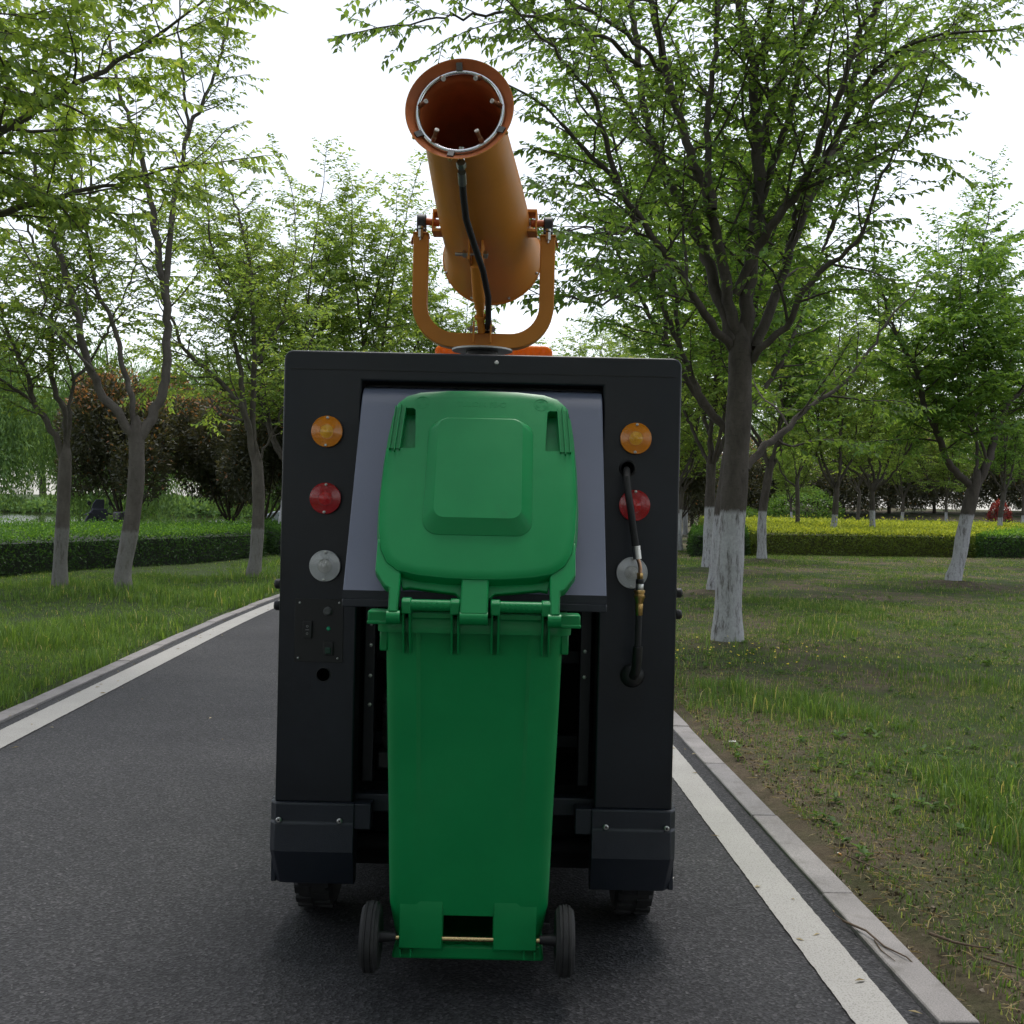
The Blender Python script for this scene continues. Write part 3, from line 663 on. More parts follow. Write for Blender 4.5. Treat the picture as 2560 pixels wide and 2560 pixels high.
for sgn in (-1, 1):
    x0 = PX + sgn * HWY
    MB().box(x0 - 0.027, x0 + 0.027, PY - 0.036, PY + 0.05, zt - 0.001, zt + 0.004).build('bearing_plate', M_ORANGE, yoke, True, 0.001)
    MB().prism([(-0.027, zt), (-0.036, zt - 0.03), (-0.034, zt - 0.033), (-0.025, zt - 0.003)], lambda a, b_, d: (x0 - sgn * a, PY + d, b_), -0.022, 0.03).build('plate_flange', M_ORANGE, yoke)
    pbk = [(-0.034, 0.0), (0.034, 0.0), (0.034, 0.012), (0.021, 0.018)] + arc(0, 0.045, 0.024, -20, 200, 12) + [(-0.021, 0.018), (-0.034, 0.012)]
    bl = MB().prism(pbk, lambda a, b_, d: (x0 + d, PY + a, zt + 0.004 + b_), -0.016, 0.016).build('pillow_bearing', plain('dark_cast_bearing', (0.022, 0.023, 0.028), 0.45), yoke, True, 0.004)
    MB().lathe([(0.010, 0), (0.010, 0.026), (0.007, 0.027)], (x0, PY - 0.031, zt + 0.012), (0, 0, -1), 6).build('bearing_bolt', M_STEEL, yoke)
    MB().lathe([(0.0085, 0), (0.0085, -0.008), (0.0045, -0.009), (0.0045, -0.020)], (x0, PY - 0.030, zt - 0.004), (0, 0, 1), 6).build('bearing_nut', M_STEEL, yoke)
    MB().lathe([(0.0095, 0.012), (0.0095, 0.020)], (x0, PY - 0.030, zt + 0.004), (0, 0, 1), 12).build('bearing_washer', M_STEEL, yoke)
# turntable
tt = MB().lathe([(0.104, 1.8615), (0.106, 1.863), (0.106, 1.869), (0.09, 1.8698)], (PX, PY, 0), (0, 0, 1), 40).build('turntable', plain('pale_flange_steel', (0.42, 0.42, 0.41), 0.4, 0.6), veh)
MB().lathe([(0.056, 1.76), (0.056, 1.861), (0.05, 1.8612)], (PX, PY, 0), (0, 0, 1), 32).build('turntable_post', M_BLACK, tt)
MB().lathe([(0.13, 1.757), (0.13, 1.782), (0.10, 1.795)], (PX, PY, 0), (0, 0, 1), 40).build('turntable_seal', M_BLACK, tt)
# tilt strut between yoke and barrel
s0 = Vector((PX - 0.003, PY - 0.035, 1.925)); s1 = PIV + AXD * 0.16 - UPB * 0.185 + Vector((-0.006, 0, 0))
dv = (s1 - s0)
P = lambda f: s0 + dv * f
strut = MB().tube([P(0.0), P(0.30), P(0.31), P(0.40), P(0.41), P(0.86), P(0.88), P(1.0)], [0.0135, 0.0135, 0.018, 0.018, 0.0225, 0.0225, 0.017, 0.015], 20).build('tilt_strut', M_ORANGE, veh)
MB().tube([P(0.18), P(0.215)], 0.021, 16).build('strut_clamp', M_ORANGE, strut)
for s2 in (-1, 1):
    MB().prism([(-0.024, 1.885), (0.024, 1.885), (0.024, 1.95), (0.012, 1.962), (-0.012, 1.962), (-0.024, 1.95)], lambda a, b_, d: (PX + s2 * d, PY - 0.035 + a, b_), 0.0265, 0.0325).build('strut_lug', M_ORANGE, strut, True, 0.001)
    c0 = s1 + Vector((0, 0, 0))
    q = []
    for a in (-0.03, 0.03):
        for b_ in (-0.03, 0.055):
            for s3 in (0.019, 0.0245): q.append(c0 + AXD * a + UPB * b_ + Vector((s2 * s3, 0, 0)))
    MB().add(q, [(0, 1, 3, 2), (4, 6, 7, 5), (0, 4, 5, 1), (2, 3, 7, 6), (0, 2, 6, 4), (1, 5, 7, 3)]).build('clevis_plate', M_ORANGE, strut, True, 0.001)
MB().tube([(PX - 0.052, PY - 0.035, 1.935), (PX + 0.046, PY - 0.035, 1.935)], 0.006, 12).build('lower_pin', M_STEEL, strut)
for s2 in (-1, 1):
    MB().lathe([(0.012, 0), (0.012, 0.010)], (PX + s2 * 0.033, PY - 0.035, 1.935), (s2, 0, 0), 6).build('pin_nut', M_STEEL, strut)
MB().tube([s1 + Vector((-0.070, 0, 0)), s1 + Vector((0.04, 0, 0))], 0.0065, 12).build('upper_pin', M_STEEL, strut)
MB().lathe([(0.0135, 0), (0.0135, 0.011)], s1 + Vector((-0.044, 0, 0)), (1, 0, 0), 6).build('pin_nut', M_STEEL, strut)
MB().lathe([(0.0135, 0), (0.0135, 0.012)], s1 + Vector((0.026, 0, 0)), (1, 0, 0), 6).build('pin_head', M_STEEL, strut)
# mist feed hose under the barrel
hp_ = [vl(-0.167, 3.255, 2.298), vl(-0.166, 3.32, 2.268), vl(-0.165, 3.40, 2.240), vl(-0.161, 3.50, 2.200), vl(-0.138, 3.62, 2.147), vl(-0.112, 3.72, 2.088), vl(-0.096, 3.84, 2.024), vl(-0.096, 3.93, 1.96), vl(-0.103, 4.0, 1.92), vl(-0.107, 4.06, 1.895)]
fh = MB().tube([hp_[0] + (hp_[1] - hp_[0]) * 0.9] + hp_[1:], 0.0105, 14).build('mist_hose', M_RUBBER, veh)
MB().tube([hp_[0] + Vector((0, 0.012, 0.045)), hp_[0] + (hp_[1] - hp_[0]) * 0.2], 0.0095, 14).build('hose_stub', M_STEEL, fh)
MB().lathe([(0.0135, 0), (0.0145, 0.004), (0.0145, 0.020), (0.0125, 0.024)], hp_[0], hp_[1] - hp_[0], 6).build('hose_nut', plain('dark_zinc', (0.2, 0.22, 0.2), 0.4, 0.9), fh)
MB().tube([hp_[0] + (hp_[1] - hp_[0]) * 0.55, hp_[1] + (hp_[2] - hp_[1]) * 0.25], 0.0122, 14).build('hose_crimp', plain('dark_zinc_crimp', (0.2, 0.22, 0.2), 0.4, 0.9), fh)

# amber warning bar on the cab roof
def glow_free_amber():
    m, t, out = nodes('amber_bar_plastic')
    co = N(t, 'ShaderNodeTexCoord').outputs['Object']
    p = N(t, 'ShaderNodeBsdfPrincipled', Roughness=0.15); p.inputs['Base Color'].default_value = (0.85, 0.24, 0.012, 1)
    tr = N(t, 'ShaderNodeBsdfTranslucent'); tr.inputs[0].default_value = (0.95, 0.30, 0.015, 1)
    mx = N(t, 'ShaderNodeMixShader', Fac=0.4); L(t, p.outputs[0], mx.inputs[1]); L(t, tr.outputs[0], mx.inputs[2])
    w = N(t, 'ShaderNodeTexWave', Scale=14.0); L(t, co, w.inputs['Vector']); b = N(t, 'ShaderNodeBump', Strength=0.3, Distance=0.004); L(t, w.outputs[0], b.inputs['Height']); L(t, b.outputs[0], p.inputs['Normal'])
    L(t, mx.outputs[0], out.inputs[0]); return m
M_BAR = glow_free_amber()
lb = MB().box(-0.26, 0.26, 1.60, 1.74, 1.842, 1.872).build('warning_light_bar', M_BLACK, veh, True, 0.008)
for s2 in (-1, 1):
    cap = [(0.03, 1.874), (0.03, 2.01), (0.045, 2.03), (0.235, 2.03), (0.258, 2.01), (0.262, 1.874)]
    MB().prism([(s2 * a, b_) for a, b_ in cap], lambda a, b_, d: (a, d, b_), 1.605, 1.735).build('amber_dome', M_BAR, lb, True, 0.012, 3)
    for k in range(7):
        xk = s2 * (0.05 + k * 0.03); MB().box(xk - 0.002, xk + 0.002, 1.600, 1.606, 1.885, 2.0).build('dome_rib', M_BAR, lb)
MB().box(-0.028, 0.028, 1.61, 1.73, 1.874, 1.99).build('centre_block', M_BLACK, lb, True, 0.004)

# ================================================================== WHEELIE BIN
def bin_mat(name, col, rough):
    m, t, out = nodes(name); co = N(t, 'ShaderNodeTexCoord').outputs['Object']
    n1 = noise(t, co, 4.0, 7, 0.65); c0 = ramp(t, n1.outputs[0], [(0.3, tuple(c * 0.9 for c in col)), (0.7, tuple(c * 1.08 for c in col))]).outputs[0]
    sc = noise(t, co, 30, 8, 0.8); c0 = mixc(t, ramp(t, sc.outputs[0], [(0.60, (0, 0, 0)), (0.8, (0.3, 0.3, 0.3))]).outputs[0], c0, (0.05, 0.24, 0.11))
    dk = noise(t, co, 7, 6, 0.7); c0 = mixc(t, ramp(t, dk.outputs[0], [(0.64, (0, 0, 0)), (0.8, (0.3, 0.3, 0.3))]).outputs[0], c0, (0.02, 0.07, 0.03))
    p = N(t, 'ShaderNodeBsdfPrincipled'); p.inputs['Specular IOR Level'].default_value = 0.33; L(t, c0, p.inputs['Base Color'])
    L(t, ramp(t, n1.outputs[0], [(0.3, (rough - 0.06,) * 3), (0.7, (rough + 0.1,) * 3)]).outputs[0], p.inputs['Roughness'])
    nb = noise(t, co, 420, 2, 0.5); b = N(t, 'ShaderNodeBump', Strength=0.12, Distance=0.001); L(t, nb.outputs[0], b.inputs['Height']); L(t, b.outputs[0], p.inputs['Normal'])
    L(t, p.outputs[0], out.inputs[0]); return m
M_BIN = bin_mat('green_bin_plastic', (0.002, 0.225, 0.060), 0.34)
BX, BY, BZ = -0.092, 3.05, 0.065
wb = empty('wheelie_bin', (BX, BY, BZ)); tag(wb, 'green plastic wheelie bin with lid tipped up under the sweeper hood', 'wheelie bin')
def bsec(z, hwx, yb, yf, rr, rec):
    """rounded-rectangle section; back face (towards -y) has a shallow recessed middle"""
    pts = []
    hx = hwx
    c = lambda cx, cy, a0, a1, n=5: [(cx + rr * math.cos(R(a0 + (a1 - a0) * k / n)), cy + rr * math.sin(R(a0 + (a1 - a0) * k / n)), z) for k in range(n + 1)]
    pts += c(-hx + rr, yb + rr, 180, 270)
    m_ = hx * 0.62
    pts += [(-m_ - 0.006, yb, z), (-m_ + 0.004, yb + rec, z), (m_ - 0.004, yb + rec, z), (m_ + 0.006, yb, z)]
    pts += c(hx - rr, yb + rr, 270, 360) + c(hx - rr, yf - rr, 0, 90) + c(-hx + rr, yf - rr, 90, 180)
    return pts
secs = []
for z, hw0, yb, yf, rec in ((0.070, 0.172, -0.004, 0.27, 0.001), (0.115, 0.196, -0.016, 0.295, 0.001), (0.20, 0.212, -0.024, 0.315, 0.0015), (0.30, 0.2155, -0.0275, 0.33, 0.0015), (0.45, 0.2195, -0.033, 0.345, 0.009), (0.70, 0.2275, -0.043, 0.375, 0.009), (0.90, 0.2335, -0.051, 0.40, 0.008), (0.935, 0.2345, -0.053, 0.403, 0.004)):
    secs.append(bsec(z, hw0, yb, yf, 0.034, rec))
inner = [[(x * 0.97, 0.17 + (y - 0.17) * 0.97, z) for x, y, z in s] for s in secs[::-1]]
inner[-1] = [(x, y, z + 0.006) for x, y, z in inner[-1]]
body = MB().loft(secs + inner).build('bin_body', M_BIN, wb, True, 0.0, 2, 28)
# rim collar
rim = []
for z, g_ in ((0.925, 0.001), (0.925, 0.020), (0.960, 0.022), (0.965, 0.018), (0.965, -0.012), (0.928, -0.012)):
    rim.append(bsec(z, 0.2345 + g_, -0.053 - g_ * 0.6, 0.403 + g_, 0.04, 0.0))
MB().loft(rim, False).build('rim', M_BIN, body, True, 0, 2, 28)
for sgn in (-1, 1):
    # side lifting grips
    gp = MB().box(min(sgn * 0.205, sgn * 0.276), max(sgn * 0.205, sgn * 0.276), -0.085, -0.02, 0.950, 0.982).build('side_grip', M_BIN, body, True, 0.004)
    MB().box(min(sgn * 0.2, sgn * 0.2775), max(sgn * 0.2, sgn * 0.2775), -0.088, -0.075, 0.9475, 0.957).build('grip_bead', M_BIN, gp, True, 0.003)
    MB().box(min(sgn * 0.228, sgn * 0.249), max(sgn * 0.228, sgn * 0.249), -0.035, 0.30, 0.872, 0.928).build('side_flange', M_BIN, body, True, 0.004)
# hinge brackets: four pairs of thin gussets with end blocks, two grip bars
rb = [(-0.267 + 0.092, ), (-0.141 + 0.092,), (-0.037 + 0.092,), (0.0945 + 0.092,)]
for (xc,) in rb:
    for s2 in (-1, 1):
        xa = xc + s2 * 0.0085
        MB().prism([(-0.105, 0.992), (-0.040, 0.992), (-0.040, 0.870), (-0.060, 0.870), (-0.092, 0.955)], lambda a, b_, d: (xa + d, a, b_), -0.0028, 0.0028).build('hinge_gusset', M_BIN, body, True, 0.001, 1)
    MB().prism([(-0.108, 0.978), (-0.060, 0.978), (-0.060, 1.012), (-0.072, 1.018), (-0.098, 1.018), (-0.108, 1.008)], lambda a, b_, d: (xc + d, a, b_), -0.0125, 0.0125).build('hinge_block', M_BIN, body, True, 0.003)
for xa, xb in ((rb[0][0], rb[1][0]), (rb[2][0], rb[3][0])):
    br = MB().tube([(xa + 0.010, -0.090, 1.000), (xb - 0.010, -0.090, 1.000)], 0.0148, 20).build('grip_bar', M_BIN, body)
    k = xa + 0.024
    while k < xb - 0.02:
        for an in (60, 110, 160):
            MB().lathe([(0.0028, 0.0), (0.0022, 0.0010), (0.0, 0.0014)], (k + (0.007 if an == 110 else 0), -0.090 - 0.0146 * math.sin(R(an)), 1.000 + 0.0146 * math.cos(R(an))), (0, -math.sin(R(an)), math.cos(R(an))), 8).build('grip_stud', M_BIN, br)
        k += 0.014
    MB().box(xa + 0.012, xb - 0.012, -0.078, -0.045, 0.966, 0.978).build('bar_web', M_BIN, br)
# axle housings, notch, axle, wheels
for sgn in (-1, 1):
    hs_ = MB()
    x0, x1 = (0.068, 0.182)
    hs_.prism([(-0.0180, 0.235), (-0.0235, 0.205), (-0.0262, 0.18), (-0.0285, 0.130), (-0.0280, 0.085), (0.03, 0.080), (0.03, 0.235)], lambda a, b_, d: (sgn * d, a, b_), x0, x1)
    ho = hs_.build('axle_housing', M_BIN, body, True, 0.002, 2, 40)
    for xx in (0.150, 0.178):
        MB().box(sgn * xx - 0.002, sgn * xx + 0.002, -0.032, 0.02, 0.062, 0.082).build('housing_rib', M_BIN, ho)
cut(body, [MB().box(-0.066, 0.066, -0.10, 0.035, 0.02, 0.172)])
MB().prism([(-0.205, 0.045), (0.205, 0.045), (0.196, 0.085), (-0.196, 0.085)], lambda a, b_, d: (a, d, b_), 0.0, 0.29).build('foot_plinth', M_BIN, body, True, 0.008)
axl = MB().tube([(-0.258, -0.012, 0.107), (0.258, -0.012, 0.107)], 0.0068, 16).build('axle', plain('yellow_zinc_axle', (0.72, 0.55, 0.26), 0.25, 1.0, 0.15, 30), wb)
for sgn in (-1, 1):
    w = MB().lathe([(0.052, -0.020), (0.074, -0.025), (0.086, -0.0235), (0.0925, -0.016), (0.0985, -0.0150), (0.0985, -0.0085), (0.0965, -0.0080), (0.0965, -0.0065), (0.1000, -0.006), (0.1000, 0.006), (0.0965, 0.0065), (0.0965, 0.0080), (0.0985, 0.0085), (0.0985, 0.0150), (0.0925, 0.016), (0.086, 0.0235), (0.074, 0.025), (0.052, 0.020)], (0, 0, 0), (1, 0, 0), 48).build('wheel', M_RUBBER, wb)
    w.location = (sgn * 0.257, -0.012, 0.1075); w.scale = (1.0, 0.915, 0.915)
    MB().lathe([(0.010, -0.024), (0.024, -0.022), (0.030, -0.010), (0.054, -0.008), (0.056, -0.016), (0.056, 0.016), (0.054, 0.008), (0.030, 0.010), (0.024, 0.022), (0.010, 0.024)], (0, 0, 0), (1, 0, 0), 32).build('wheel_hub', M_BLACK, w)
    MB().tube([(-sgn * 0.02, 0, 0.002), (-sgn * 0.066, 0, 0.002)], [0.018, 0.0125], 18).build('hub_sleeve', M_BLACK, w)

# lid: local frame x, u (up along the lid), n (outwards, towards the viewer and up)
LO = Vector((0, 2.95 - BY, 1.10 - BZ)); LU = Vector((0, 0.5, 0.866)).normalized(); LN = Vector((0, -0.866, 0.5)).normalized()
def lp(x, u, n): return LO + Vector((x, 0, 0)) + LU * u + LN * n
half = [(0.0, 0.642), (0.10, 0.640), (0.176, 0.632), (0.214, 0.618), (0.238, 0.594), (0.250, 0.560), (0.257, 0.50), (0.264, 0.40), (0.2675, 0.27), (0.264, 0.185), (0.255, 0.125), (0.236, 0.085), (0.205, 0.060), (0.15, 0.047), (0.07, 0.040)]
lout = half + [(0.0, 0.038)] + [(-x, u) for x, u in half[:0:-1]]
def inset(o, d):
    n = len(o); r = []
    for i in range(n):
        a, b_, c = Vector(o[i - 1]), Vector(o[i]), Vector(o[(i + 1) % n])
        e = ((b_ - a).normalized() + (c - b_).normalized()).normalized(); r.append((b_.x + e.y * d * -1 * -1, b_.y - e.x * d))
    return r
# orientation test so that inset always shrinks
t1 = inset(lout, 0.01)
sg = 1 if max(p_[0] for p_ in t1) < max(p_[0] for p_ in lout) else -1
rings = [[lp(x, u, -0.048) for x, u in inset(lout, sg * -0.006)], [lp(x, u, -0.010) for x, u in inset(lout, sg * 0.0)], [lp(x, u, -0.003) for x, u in inset(lout, sg * 0.003)], [lp(x, u, 0.0) for x, u in inset(lout, sg * 0.010)], [lp(x, u, 0.002) for x, u in inset(lout, sg * 0.03)]]
mb = MB().loft(rings)
lid = mb.build('bin_lid', M_BIN, wb, True, 0, 2, 24)
cutters = []
for sgn in (-1, 1):
    o_ = [(0.180, 0.441), (0.186, 0.566), (0.192, 0.572), (0.29, 0.572), (0.29, 0.441), (0.186, 0.437)]
    cutters.append(MB().prism([(sgn * a, b_) for a, b_ in o_], lambda a, b_, d: lp(a, b_, d), -0.030, 0.02))
cut(lid, cutters)
# raised middle panel with sloping sides
def rr(x0, x1, u0, u1, r, n=6):
    o_ = []
    for cx, cu, a0 in ((x1 - r, u1 - r, 90), (x1 - r, u0 + r, 0), (x0 + r, u0 + r, -90), (x0 + r, u1 - r, -180)):
        for k in range(n + 1):
            a = R(a0 - 90 * k / n); o_.append((cx + r * math.cos(a), cu + r * math.sin(a)))
    return o_
A = rr(-0.148, 0.148, 0.166, 0.533, 0.045); B = rr(-0.146, 0.146, 0.168, 0.531, 0.044); C_ = rr(-0.120, 0.120, 0.205, 0.527, 0.032); D_ = rr(-0.117, 0.117, 0.208, 0.524, 0.03); E_ = rr(-0.06, 0.06, 0.28, 0.45, 0.03)
MB().loft([[lp(a, b_, n_) for a, b_ in X] for X, n_ in ((A, -0.004), (B, 0.0035), (C_, 0.0245), (D_, 0.0262), (E_, 0.0275))]).build('lid_panel', M_BIN, lid, True, 0.0, 2, 24)
# grip bars across the pockets
for sgn in (-1, 1):
    def gl(x, u, n): return lp(sgn * (x + (0.505 - u) * 0.06), u, n)
    g1 = MB()
    for x0, x1, h0, u0, u1 in ((0.218, 0.246, 0.004, 0.434, 0.572), (0.217, 0.2195, 0.010, 0.431, 0.575), (0.2305, 0.233, 0.012, 0.424, 0.582), (0.2445, 0.247, 0.010, 0.431, 0.575)):
        q = [gl(x, u, n) for n in (-0.014, h0) for x, u in ((x0, u0), (x1, u0), (x1, u1), (x0, u1))]
        g1.add(q, [(3, 2, 1, 0), (4, 5, 6, 7), (0, 1, 5, 4), (1, 2, 6, 5), (2, 3, 7, 6), (3, 0, 4, 7)])
    g1.build('lid_grip', M_BIN, lid, True, 0.0)
# hinge arms
for sgn in (-1, 1):
    pr_ = [(-0.262, 0.16), (-0.262, 0.06), (-0.235, 0.018), (-0.222, 0.012), (-0.220, -0.055), (-0.196, -0.055), (-0.194, 0.055), (-0.21, 0.09)]
    MB().prism([(-sgn * a, b_) for a, b_ in pr_], lambda a, b_, d: lp(a, b_, d), -0.040, -0.006).build('hinge_arm', M_BIN, lid, True, 0.004)
    MB().tube([lp(sgn * 0.190, -0.062, -0.024), lp(sgn * 0.224, -0.062, -0.024)], 0.0175, 18).build('hinge_knuckle', M_BIN, lid)
MB().prism([(-0.036, 0.062), (-0.036, -0.058), (0.036, -0.058), (0.036, 0.062)], lambda a, b_, d: lp(a, b_, d), -0.030, -0.006).build('centre_tab', M_BIN, lid, True, 0.005)
MB().tube([lp(-0.036, -0.060, -0.024), lp(0.036, -0.060, -0.024)], 0.0178, 18).build('centre_knuckle', M_BIN, lid)
# underside flange between the arms
fl = [(-0.20, 0.06), (-0.19, 0.022), (-0.17, 0.026), (-0.05, 0.012), (-0.04, 0.0), (0.04, 0.0), (0.05, 0.012), (0.17, 0.026), (0.19, 0.022), (0.20, 0.06)]
MB().prism(fl, lambda a, b_, d: lp(a, b_, d), -0.046, -0.030).build('lid_skirt', M_BIN, lid, True, 0.003)
# faint raised lettering and emblems near the lid's front edge, upside down to the viewer as on the bin
def lettering(body, x, u, size):
    cu = bpy.data.curves.new('lid_lettering', 'FONT'); cu.body = body; cu.size = size; cu.extrude = 0.0004; cu.align_x = 'CENTER'; cu.align_y = 'CENTER'
    o_ = bpy.data.objects.new('lid_lettering', cu); COL.objects.link(o_)
    dg = bpy.context.evaluated_depsgraph_get(); me = bpy.data.meshes.new_from_object(o_.evaluated_get(dg)); bpy.data.objects.remove(o_, do_unlink=True)
    me.name = 'lid_lettering'; me.materials.clear(); me.materials.append(M_BIN)
    for v_ in me.vertices:
        q = lp(x + v_.co.x, u + v_.co.y, 0.0019 + v_.co.z); v_.co = q
    return link('lid_lettering', me, lid)
lettering('TULOIK SE-O', 0.0, 0.588, 0.024)
for sgn in (-1, 1):
    cen = (sgn * 0.168, 0.592)
    mbx = MB().lathe([(0.0205, 0.0012), (0.0205, 0.0023), (0.0190, 0.0023), (0.0190, 0.0012)], lp(cen[0], cen[1], 0), LN, 32, True)
    for k in range(3):
        a = R(90 + 120 * k); tri = []
        for rad_, da in ((0.016, -0.55), (0.016, 0.15), (0.018, 0.12), (0.011, 0.62), (0.0075, 0.15), (0.0095, 0.15), (0.0095, -0.45)):
            tri.append((cen[0] + rad_ * math.cos(a + da), cen[1] + rad_ * math.sin(a + da)))
        mbx.prism(tri, lambda p_, q_, d: lp(p_, q_, d), 0.0010, 0.0023)
    mbx.build('lid_emblem', M_BIN, lid, False)
# ================================================================== TREES
def bark_mat(name, white_h, dark, light, wcol=(0.50, 0.49, 0.47), wstr=1.0):
    m, t, out = nodes(name); co = N(t, 'ShaderNodeTexCoord').outputs['Object']
    sx = N(t, 'ShaderNodeSeparateXYZ'); L(t, co, sx.inputs[0])
    mp = N(t, 'ShaderNodeMapping'); mp.inputs['Scale'].default_value = (1, 1, 0.35); L(t, co, mp.inputs[0])
    n1 = noise(t, mp.outputs[0], 9, 8, 0.7); base = ramp(t, n1.outputs[0], [(0.3, dark), (0.7, light)]).outputs[0]
    mp2 = N(t, 'ShaderNodeMapping'); mp2.inputs['Scale'].default_value = (1, 1, 4.0); L(t, co, mp2.inputs[0])
    n2 = noise(t, mp2.outputs[0], 14, 5, 0.7); base = mixc(t, ramp(t, n2.outputs[0], [(0.55, (0, 0, 0)), (0.72, (0.5, 0.5, 0.5))]).outputs[0], base, tuple(c * 0.5 for c in dark))
    hgt = n1.outputs[0]
    if white_h > 0:
        mp3 = N(t, 'ShaderNodeMapping'); mp3.inputs['Scale'].default_value = (1, 1, 0.18); L(t, co, mp3.inputs[0])
        n3 = noise(t, mp3.outputs[0], 22, 6, 0.75)
        e = N(t, 'ShaderNodeMath', operation='MULTIPLY_ADD'); L(t, n3.outputs[0], e.inputs[0]); e.inputs[1].default_value = 0.22; L(t, sx.outputs[2], e.inputs[2])
        k = N(t, 'ShaderNodeMapRange'); k.inputs[1].default_value = white_h + 0.13; k.inputs[2].default_value = white_h + 0.09; L(t, e.outputs[0], k.inputs[0])
        fl = ramp(t, n3.outputs[0], [(0.36, (0.15, 0.15, 0.15)), (0.5, (wstr,) * 3)]).outputs[0]
        mu = N(t, 'ShaderNodeMath', operation='MULTIPLY'); L(t, k.outputs[0], mu.inputs[0]); L(t, fl, mu.inputs[1])
        n4 = noise(t, co, 30, 6, 0.7); wc = ramp(t, n4.outputs[0], [(0.3, tuple(c * 0.72 for c in wcol)), (0.65, wcol)]).outputs[0]
        base = mixc(t, mu.outputs[0], base, wc)
    p = N(t, 'ShaderNodeBsdfPrincipled', Roughness=0.9); p.inputs['Specular IOR Level'].default_value = 0.2; L(t, base, p.inputs['Base Color'])
    b = N(t, 'ShaderNodeBump', Strength=0.7, Distance=0.02); L(t, hgt, b.inputs['Height']); L(t, b.outputs[0], p.inputs['Normal'])
    L(t, p.outputs[0], out.inputs[0]); return m
M_BARK_R = bark_mat('grey_brown_bark_limewashed', 1.25, (0.050, 0.043, 0.036), (0.115, 0.100, 0.086), (0.46, 0.46, 0.47))
M_BARK_L = bark_mat('grey_bark_faded_limewash', 0.80, (0.075, 0.065, 0.056), (0.15, 0.132, 0.115), (0.27, 0.26, 0.245), 0.7)
M_BARK_N = bark_mat('plain_grey_bark', 0, (0.06, 0.052, 0.045), (0.125, 0.11, 0.095))
M_BARK_D = bark_mat('dark_shrub_bark', 0, (0.035, 0.028, 0.022), (0.075, 0.062, 0.05))

G_ZELK = leaf_mat('zelkova_leaf', [(0.0, (0.0307, 0.0543, 0.0179)), (0.35, (0.0512, 0.0923, 0.0256)), (0.75, (0.0819, 0.1384, 0.0358)), (0.94, (0.1344, 0.2008, 0.0512)), (1.0, (0.2048, 0.1764, 0.0512))])
G_SPRING = leaf_mat('young_spring_leaf', [(0.0, (0.0585, 0.0959, 0.0296)), (0.4, (0.1002, 0.1550, 0.0430)), (0.8, (0.1531, 0.2184, 0.0591)), (1.0, (0.2366, 0.2435, 0.0806))])
G_LUSH = leaf_mat('bright_mid_green_leaf', [(0.0, (0.0366, 0.0750, 0.0195)), (0.4, (0.0634, 0.1216, 0.0293)), (0.8, (0.1000, 0.1733, 0.0415)), (1.0, (0.1586, 0.2198, 0.0549))])
G_WILLOW = leaf_mat('willow_leaf', [(0.0, (0.055, 0.10, 0.04)), (0.5, (0.085, 0.15, 0.055)), (1.0, (0.13, 0.20, 0.075))], 0.35)
G_PHOT = leaf_mat('photinia_leaf', [(0.0, (0.0242, 0.0279, 0.0158)), (0.35, (0.0462, 0.0488, 0.0270)), (0.62, (0.0902, 0.0814, 0.0450)), (0.70, (0.1320, 0.0744, 0.0383)), (0.85, (0.2200, 0.1023, 0.0473)), (1.0, (0.3300, 0.1628, 0.0788))], 0.25, 1.2, 0.04)
G_RED = leaf_mat('crimson_leaf', [(0.0, (0.05, 0.010, 0.012)), (0.6, (0.16, 0.022, 0.026)), (1.0, (0.30, 0.07, 0.06))], 0.3, 1.0)
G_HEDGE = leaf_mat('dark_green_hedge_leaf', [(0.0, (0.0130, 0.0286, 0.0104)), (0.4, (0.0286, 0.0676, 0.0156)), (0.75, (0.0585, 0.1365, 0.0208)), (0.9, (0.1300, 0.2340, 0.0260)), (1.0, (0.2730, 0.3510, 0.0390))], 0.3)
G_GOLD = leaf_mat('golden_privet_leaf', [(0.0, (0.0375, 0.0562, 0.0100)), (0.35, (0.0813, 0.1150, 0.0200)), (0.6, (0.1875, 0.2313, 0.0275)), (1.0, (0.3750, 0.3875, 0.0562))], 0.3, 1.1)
G_GRASS = leaf_mat('grass_blade', [(0.0, (0.0325, 0.0577, 0.0175)), (0.4, (0.0575, 0.1050, 0.0250)), (0.8, (0.0925, 0.1575, 0.0375)), (0.93, (0.1375, 0.1969, 0.0562)), (1.0, (0.3250, 0.2756, 0.1375))], 0.35, 1.15, 0.012)

G_GRASS_R = leaf_mat('thin_verge_grass_blade', [(0.0, (0.0312, 0.0573, 0.0182)), (0.4, (0.0546, 0.1010, 0.0260)), (0.8, (0.0910, 0.1502, 0.0390)), (0.92, (0.1300, 0.1911, 0.0585)), (1.0, (0.3250, 0.2730, 0.1430))], 0.35, 1.15, 0.012)

def kites(base, d, nrm, ln, wd):
    """leaf blades: folded four-point kites, two triangles each. all inputs are arrays"""
    n = len(base); d = d / np.linalg.norm(d, axis=1, keepdims=True)
    s = np.cross(d, nrm); s /= np.linalg.norm(s, axis=1, keepdims=True) + 1e-9; u = np.cross(s, d)
    ln = ln[:, None]; wd = wd[:, None]
    V = np.empty((n, 4, 3), np.float32)
    V[:, 0] = base; V[:, 1] = base + d * ln * 0.42 + s * wd * 0.5 + u * wd * 0.16; V[:, 2] = base + d * ln - u * ln * 0.10; V[:, 3] = base + d * ln * 0.42 - s * wd * 0.5 + u * wd * 0.16
    i = np.arange(n)[:, None] * 4
    F = np.concatenate([i + np.array([[0, 1, 2]]), i + np.array([[0, 2, 3]])], 1).reshape(-1, 3)
    return V.reshape(-1, 3), F

